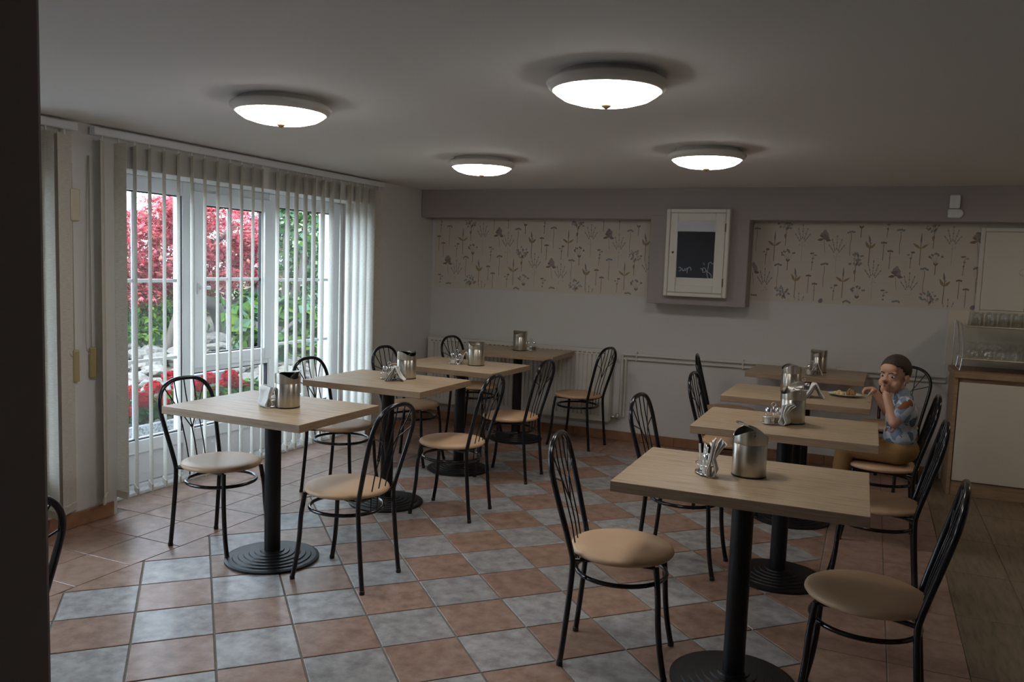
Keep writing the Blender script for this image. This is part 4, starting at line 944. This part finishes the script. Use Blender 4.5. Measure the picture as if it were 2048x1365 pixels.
# far hand: hanging over the table edge with drooping fingers
pf = Vector((.546, 4.845, .828)); mb.ellipsoid(pf, (.026, .022, .014), Matrix.Rotation(.25, 3, 'Y'), 16, 10); capsule(mb, WF, pf, .019, .015)
for k in range(4):
    yy = -.018+.012*k; l_ = (.021, .025, .024, .018)[k]
    a = pf+Vector((-.018, yy, .004)); b_ = a+Vector((-l_, yy*.15, -.003)); c_ = b_+Vector((-.009, 0, -.019)); d_ = c_+Vector((.003, 0, -.013))
    capsule(mb, a, b_, .0074, .0068, 2, 10); capsule(mb, b_, c_, .0068, .006, 2, 10); capsule(mb, c_, d_, .006, .0052, 2, 10)
capsule(mb, pf+Vector((.004, -.020, -.004)), pf+Vector((-.012, -.030, -.018)), .0078, .007, 2, 10); capsule(mb, pf+Vector((-.012, -.030, -.018)), pf+Vector((-.020, -.029, -.034)), .007, .0055, 2, 10)
organic(mb, 'body', 'skin', kid, 0.0036, 4)
# eyes, brows, mouth
for s_ in (1, -1):
    e = MB(); e.ellipsoid(hp_(s_*.029, .0665, -.006), (.0112, .0085, .0058), HM); e = e.build('eye', 'eye_white', kid)
    i_ = MB(); i_.ellipsoid(hp_(s_*.0282-.001, .0722, -.0062), (.0062, .0040, .0056), HM); i_.build('iris', 'eye_dark', e)
    b_ = MB(); b_.tube(spline([hp_(s_*.012, .0795, .010), hp_(s_*.028, .0765, .0165), hp_(s_*.045, .066, .011)], 4), .0026, 6); b_.build('eyebrow', 'hair', kid)
MB().ellipsoid(hp_(0, .0765, -.064), (.016, .0050, .0040), HM).build('lips', 'lips', kid)
# short cropped hair
mb = MB(); mb.ellipsoid((0, 0, 0), (.0755, .0915, .0855), None, 40, 28); vs = mb.v; keep = []
def hairline(x, y):
    if y > .045: return .054
    if y > -.005: return .054-(.045-y)*1.35
    return -.0135+(y+.005)*.45
for f in mb.f:
    c = [sum(vs[i][q] for i in f)/4 for q in range(3)]
    if c[2]+.022 > hairline(c[0], c[1]-.014): keep.append(f)
hb = MB(); hb.add([hp_(v[0], v[1]-.014, v[2]+.022) for v in vs], keep, 0, True)
ho = hb.build('hair', 'hair', kid); so = ho.modifiers.new('thick', 'SOLIDIFY'); so.thickness = .008; so.offset = -1
# shirt and trousers
mb = MB(); mb.ellipsoid((.700, 4.75, .60), (.088, .112, .095)); mb.ellipsoid((.700, 4.75, .70), (.084, .118, .115)); capsule(mb, SN+Vector((0, .01, -.004)), SF+Vector((0, -.01, -.004)), .046, .046)
capsule(mb, (.702, 4.75, .80), (.694, 4.75, .822), .052, .046)
for S_, E_ in ((SN, EN), (SF, EF)): capsule(mb, S_, S_.lerp(E_, .55), .044, .046)
organic(mb, 'shirt', 'shirt', kid, .006, 4)
mb = MB(); mb.ellipsoid((.700, 4.75, .522), (.102, .124, .082)); 
for yy in (4.695, 4.805):
    capsule(mb, (.69, yy, .507), (.425, yy, .508), .063, .052); capsule(mb, (.425, yy, .508), (.405, yy, .30), .050, .046)
organic(mb, 'trousers', 'trousers', kid, .0065, 4)
for yy in (4.695, 4.805): 
    mb = MB(); capsule(mb, (.415, yy, .235), (.345, yy, .205), .032, .030); organic(mb, 'shoe', 'black_matte', kid, .006, 3)

# ------------------------------------------------------------------ garden beyond the window
def at(pxl, pyl, X):
    d = fw + r2*((pxl-1024)/FPX) - u2*((pyl-682.5)/FPX); t_ = (X-CAM.x)/d.x; return CAM+d*t_
def gh(x, y):
    P = [(-3.7, -.03), (-4.2, -.02), (-4.26, .27), (-4.7, .40), (-5.4, .50), (-6.5, .55), (-30, .6)]
    for (xa, za), (xb, zb) in zip(P[:-1], P[1:]):
        if xb <= x <= xa: return za+(zb-za)*(xa-x)/(xa-xb)+0.03*noise.noise(Vector((x*2, y*2, 0)))
    return P[0][1]
gx_ = [-3.70, -3.9, -4.2, -4.26, -4.5, -4.8, -5.2, -5.7, -6.3, -7.2, -9, -14, -30]; gy_ = [-6+0.6*k for k in range(60)]
mb = MB(); vs = [(x, y, gh(x, y)) for x in gx_ for y in gy_]; ny = len(gy_)
mb.add(vs, [(i*ny+j, i*ny+j+1, (i+1)*ny+j+1, (i+1)*ny+j) for i in range(len(gx_)-1) for j in range(ny-1)], 0, True)
struct('ground', mb, 'soil')
tag(MB().bbox(-9.9, -9.6, 6.5, 22, -.5, 1.05, .01).build('wall_neighbour', 'house_cream'), kind='structure')
# trough with geraniums
pt = thing('planter_trough', 'long pebble-finish concrete planter trough outside the window', 'planter', (-3.98, 4.2, 0))
mb = MB(); y0, y1 = -1.15, 1.15
for q in ((-.16, -.125, y0, y1, 0, .325), (.125, .16, y0, y1, 0, .325), (-.125, .125, y0, y0+.035, 0, .325), (-.125, .125, y1-.035, y1, 0, .325), (-.125, .125, y0, y1, 0, .04)): mb.bbox(*q, .008)
mb.build('shell', 'washed_concrete', pt); MB().box(-.125, .125, y0+.035, y1-.035, .04, .285).build('soil', 'soil', pt)
def leaf_quads(mb, pos, nrm, size, mi, R, asp=.6, bend=.2):
    n = nrm.normalized(); t = n.orthogonal().normalized(); t = (Matrix.Rotation(R.uniform(0, 2*PI), 3, n) @ t); b_ = n.cross(t)
    p = pos; mb.add([p-t*size*.5, p+b_*size*asp*.5+n*size*bend*.3, p+t*size*.5-n*size*bend*.4, p-b_*size*asp*.5+n*size*bend*.3], [(0, 1, 2, 3)], mi, False)
def cloud(mb, c, r, n, size, nm, R, shell=.5, asp=.6, upb=.3):
    for _ in range(n):
        d = Vector((R.gauss(0, 1), R.gauss(0, 1), R.gauss(0, 1))).normalized(); q = (shell+(1-shell)*R.random()) if R.random() < .8 else R.random()
        p = Vector((c[0]+d.x*r[0]*q, c[1]+d.y*r[1]*q, c[2]+d.z*r[2]*q))
        leaf_quads(mb, p, d+Vector((R.uniform(-.7, .7), R.uniform(-.7, .7), upb+R.uniform(-.5, .7))), size*R.uniform(.7, 1.3), R.randrange(nm) if isinstance(nm, int) else R.choice(nm), R, asp)
RG = random.Random(5)
heads = [(222, 818), (257, 822), (258, 786), (287, 800), (288, 826), (308, 775), (334, 792), (341, 756), (322, 806), (401, 771), (418, 757), (447, 770), (472, 766), (489, 775), (376, 790), (430, 785), (240, 835), (360, 770), (460, 752), (350, 820)]
pos = [at(x, y, -3.98+RG.uniform(-.08, .06)) for x, y in heads]
plants = [3.45, 3.85, 4.2, 4.55, 4.9, 5.2]
gl = ['bright red geranium at the trough end by the blind', 'red geranium, second along the trough', 'red geranium, third along the trough', 'red geranium, fourth along the trough behind the chair hoop', 'red geranium, fifth along the trough', 'red geranium at the trough end by the climbing leaves']
own = {k: [] for k in range(6)}
for p in pos: own[min(range(6), key=lambda k: abs(plants[k]-p.y))].append(p)
for k, yp in enumerate(plants):
    t = thing('geranium', gl[k], 'flower', (-3.98, yp, .287), 0, 'red geraniums in the trough')
    mb = MB(); cloud(mb, (0, 0, .10), (.13, .19, .10), 230, .06, 3, RG, .4, .9, .8); mb.build('foliage', ['leaf_mid', 'leaf_bright', 'leaf_dark'], t)
    for p in own[k]:
        q = p-Vector((-3.98, yp, .287)); mb = MB(); rr_ = RG.uniform(.050, .066)
        cloud(mb, q, (rr_, rr_, rr_*.8), 200, .030, [0, 0, 1], RG, .75, .9, .3); fh = mb.build('flower_head', ['petal_red', 'petal_deep'], t)
        MB().tube([q-Vector((0, 0, rr_*.6)), Vector((q.x*.4, q.y*.6, .02))], .003, 5).build('stalk', 'leaf_mid', t)
# rockery
rock_me = []
for k in range(4):
    bm = bmesh.new(); bmesh.ops.create_icosphere(bm, subdivisions=2, radius=1)
    for v in bm.verts:
        f_ = 1+.30*noise.noise(v.co*1.3+Vector((k*7, 0, 0)))+.12*noise.noise(v.co*3.1+Vector((0, k*5, 0))); v.co *= f_; v.co.z *= .62
    me = bpy.data.meshes.new('rock'); bm.to_mesh(me); bm.free(); me.materials.append(MATS['rock']); rock_me.append(me)
n_r = 0
for row_, (X, sz) in enumerate(((-4.42, .06), (-4.58, .07), (-4.75, .075), (-4.95, .085), (-5.2, .10), (-5.5, .11), (-5.85, .12))):
    y = 3.9+(-4.4-X)*.7
    while y < 6.3+(-4.4-X)*1.1:
        s_ = sz*RG.uniform(.55, 1.25); x = X+RG.uniform(-.07, .07)
        o = link('rock', RG.choice(rock_me), None, (x, y, gh(x, y)+s_*.25)); o.scale = (s_*RG.uniform(.8, 1.2), s_*RG.uniform(.9, 1.5), s_*RG.uniform(.7, 1.1)); o.rotation_euler = (RG.uniform(-.3, .3), RG.uniform(-.3, .3), RG.uniform(0, 6))
        tag(o, 'grey-brown field stone in the rockery behind the geranium trough', 'rock', 'rockery stones behind the trough'); y += s_*1.75; n_r += 1
sl_ = MB().bbox(-4.50, -4.44, 4.55, 5.15, .33, .49, .004).build('edging_slab', 'slate_edge'); tag(sl_, 'dark slate edging slab set on edge in the rockery', 'slab')
# Japanese maple
mp_ = thing('maple_tree', 'red Japanese maple with fine drooping leaves beyond the rockery', 'tree', (-6.6, 7.0, gh(-6.6, 7)))
org = Vector(mp_.location); mb = MB(); RM = random.Random(9)
for _ in range(330):
    px_, py_ = RM.uniform(195, 540), RM.uniform(385, 600); X = RM.uniform(-7.3, -5.9)
    top_lim = 425-40*math.sin((px_-195)/345*PI)-(18 if 330 < px_ < 370 else 0)+(16 if px_ < 300 else 0)
    bot = 612 if px_ < 380 else 575-(px_-380)*.12
    if py_ < top_lim or py_ > bot: continue
    c = at(px_, py_, X)-org
    low = py_ > 500
    for _k in range(105):
        d = Vector((RM.gauss(0, 1), RM.gauss(0, 1), RM.gauss(0, .5))); d.normalize(); q = RM.random()**.5
        p = c+Vector((d.x*.20*q, d.y*.20*q, d.z*.10*q-.03*q)); L_ = RM.uniform(.048, .080)
        hd = Vector((RM.gauss(0, 1), RM.gauss(0, 1), -.5+RM.gauss(0, .35))).normalized(); mi = RM.choice((0, 0, 0, 1, 1, 3, 2)) 
        for a in (-.8, -.4, 0, .4, .8):
            dd = Matrix.Rotation(a, 3, 'Z') @ hd; sd_ = dd.cross(Vector((0, 0, 1))).normalized()*L_*.07; ln = L_*(1-.35*abs(a))
            mb.add([p, p+dd*ln*.5+sd_, p+dd*ln, p+dd*ln*.5-sd_], [(0, 1, 2, 3)], mi)
cr = mb.build('crown', ['maple_pink', 'maple_red', 'maple_wine', 'maple_pale'], mp_); cr['kind'] = 'stuff'
mb = MB()
for path, r0, r1 in (([(0, 0, -.05), (.05, -.1, .5), (-.05, .1, .9), (.1, .5, 1.3)], .07, .03), ([(-.05, .1, .9), (-.2, -.5, 1.2), (-.1, -1.0, 1.35)], .045, .02), ([(.05, -.1, .5), (.2, .5, .85), (.3, 1.1, 1.1)], .045, .02)):
    s_ = spline(path, 6); mb.tube(s_, [r0+(r1-r0)*k/(len(s_)-1) for k in range(len(s_))], 8)
mb.build('trunk', 'bark', mp_)
def shrub(name, label, cat, base, parts, mats, leaf, asp, n_stem=3, seed=1, upb=.3, shell=.5):
    R = random.Random(seed); t = thing(name, label, cat, base); b0 = Vector(base); mb = MB()
    for c, r, n in parts: cloud(mb, Vector(c)-b0, r, n, leaf, len(mats), R, shell, asp, upb)
    f = mb.build('foliage', mats, t); f['kind'] = 'stuff'; mb = MB()
    for k in range(n_stem):
        c = Vector(parts[k % len(parts)][0])-b0; mb.tube(spline([(R.uniform(-.1, .1), R.uniform(-.1, .1), -.05), c*.5+Vector((R.uniform(-.1, .1), R.uniform(-.1, .1), 0)), c], 4), .018, 6)
    mb.build('stems', 'bark', t); return t
def spread(pts, X, r, n): return [(at(px_, py_, X+RG.uniform(-.25, .25)), r, n) for px_, py_ in pts]
shrub('laurel_shrub', 'glossy green laurel shrub under the red maple', 'shrub', (-6.05, 5.9, gh(-6, 5.9)), spread([(225, 640), (225, 690), (262, 640), (262, 690), (300, 630), (300, 685), (340, 625), (345, 680), (370, 650), (372, 700), (200, 670)], -6.05, (.26, .26, .24), 260), ['leaf_bright', 'leaf_mid', 'leaf_dark'], .075, .45, 5, 3)
shrub('climbing_ivy', 'variegated ivy climbing beside the white outer window reveal', 'climber', (-5.35, 6.9, gh(-5.35, 6.9)), spread([(570, 430), (600, 430), (628, 435), (575, 475), (605, 480), (632, 480), (600, 525), (628, 530), (570, 520), (600, 565), (630, 570), (615, 600)], -5.35, (.20, .17, .20), 210), ['leaf_blue', 'leaf_mid', 'leaf_pale', 'leaf_dark'], .07, .6, 6, 4)
shrub('broadleaf_shrub', 'shrub with large green leaves below the ivy', 'shrub', (-4.95, 5.9, gh(-4.95, 5.9)), spread([(480, 640), (510, 610), (545, 625), (575, 620), (605, 630), (630, 650), (500, 680), (545, 690), (585, 680), (620, 700), (530, 735), (570, 740), (610, 750), (500, 760), (640, 720)], -4.95, (.16, .15, .15), 60), ['leaf_mid', 'leaf_blue', 'leaf_bright', 'leaf_dark'], .15, .75, 6, 6, .6, .6)
shrub('evergreen_hedge', 'tall dark evergreen hedge closing the garden behind the ivy', 'hedge', (-7.4, 10.6, gh(-7.4, 10.6)), [((-7.4-.2*RG.random(), 9.4+.42*k, .8+.5*j), (.45, .42, .42), 260) for k in range(8) for j in range(4)], ['leaf_mid', 'leaf_dark', 'leaf_bright'], .09, .55, 6, 8)
shrub('shade_hedge', 'dark mixed hedge closing the garden behind the maple', 'hedge', (-8.6, 8.5, gh(-8.6, 8.5)), [((-8.6-.3*RG.random(), 6.6+.5*k, .75+.42*j), (.45, .45, .40), 170) for k in range(8) for j in range(3)], ['leaf_mid', 'leaf_dark', 'maple_wine'], .11, .55, 6, 12)
tt = thing('garden_tree', 'old leaning tree trunk before the cream neighbouring wall', 'tree', at(452, 735, -6.2))
b0 = Vector(tt.location)
for k, (path, r0, r1) in enumerate(((((452, 740), (447, 690), (443, 645), (425, 612), (400, 600), (385, 585)), .11, .06), (((443, 645), (462, 618), (492, 596), (530, 560)), .075, .045))):
    P = spline([at(x, y, -6.2-.15*k)-b0 for x, y in path], 6); MB().tube(P, [r0+(r1-r0)*q/(len(P)-1) for q in range(len(P))], 10).build('trunk' if k == 0 else 'limb', 'bark', tt)
lt = thing('bare_trunk', 'pale slanting bare stem among the laurel leaves', 'stem', at(322, 722, -5.6)); b0 = Vector(lt.location)
P = spline([at(x, y, -5.6)-b0 for x, y in ((322, 722), (335, 690), (346, 650), (356, 620))], 5); MB().tube(P, [.045-.02*q/(len(P)-1) for q in range(len(P))], 8).build('stem_wood', 'bark', lt)
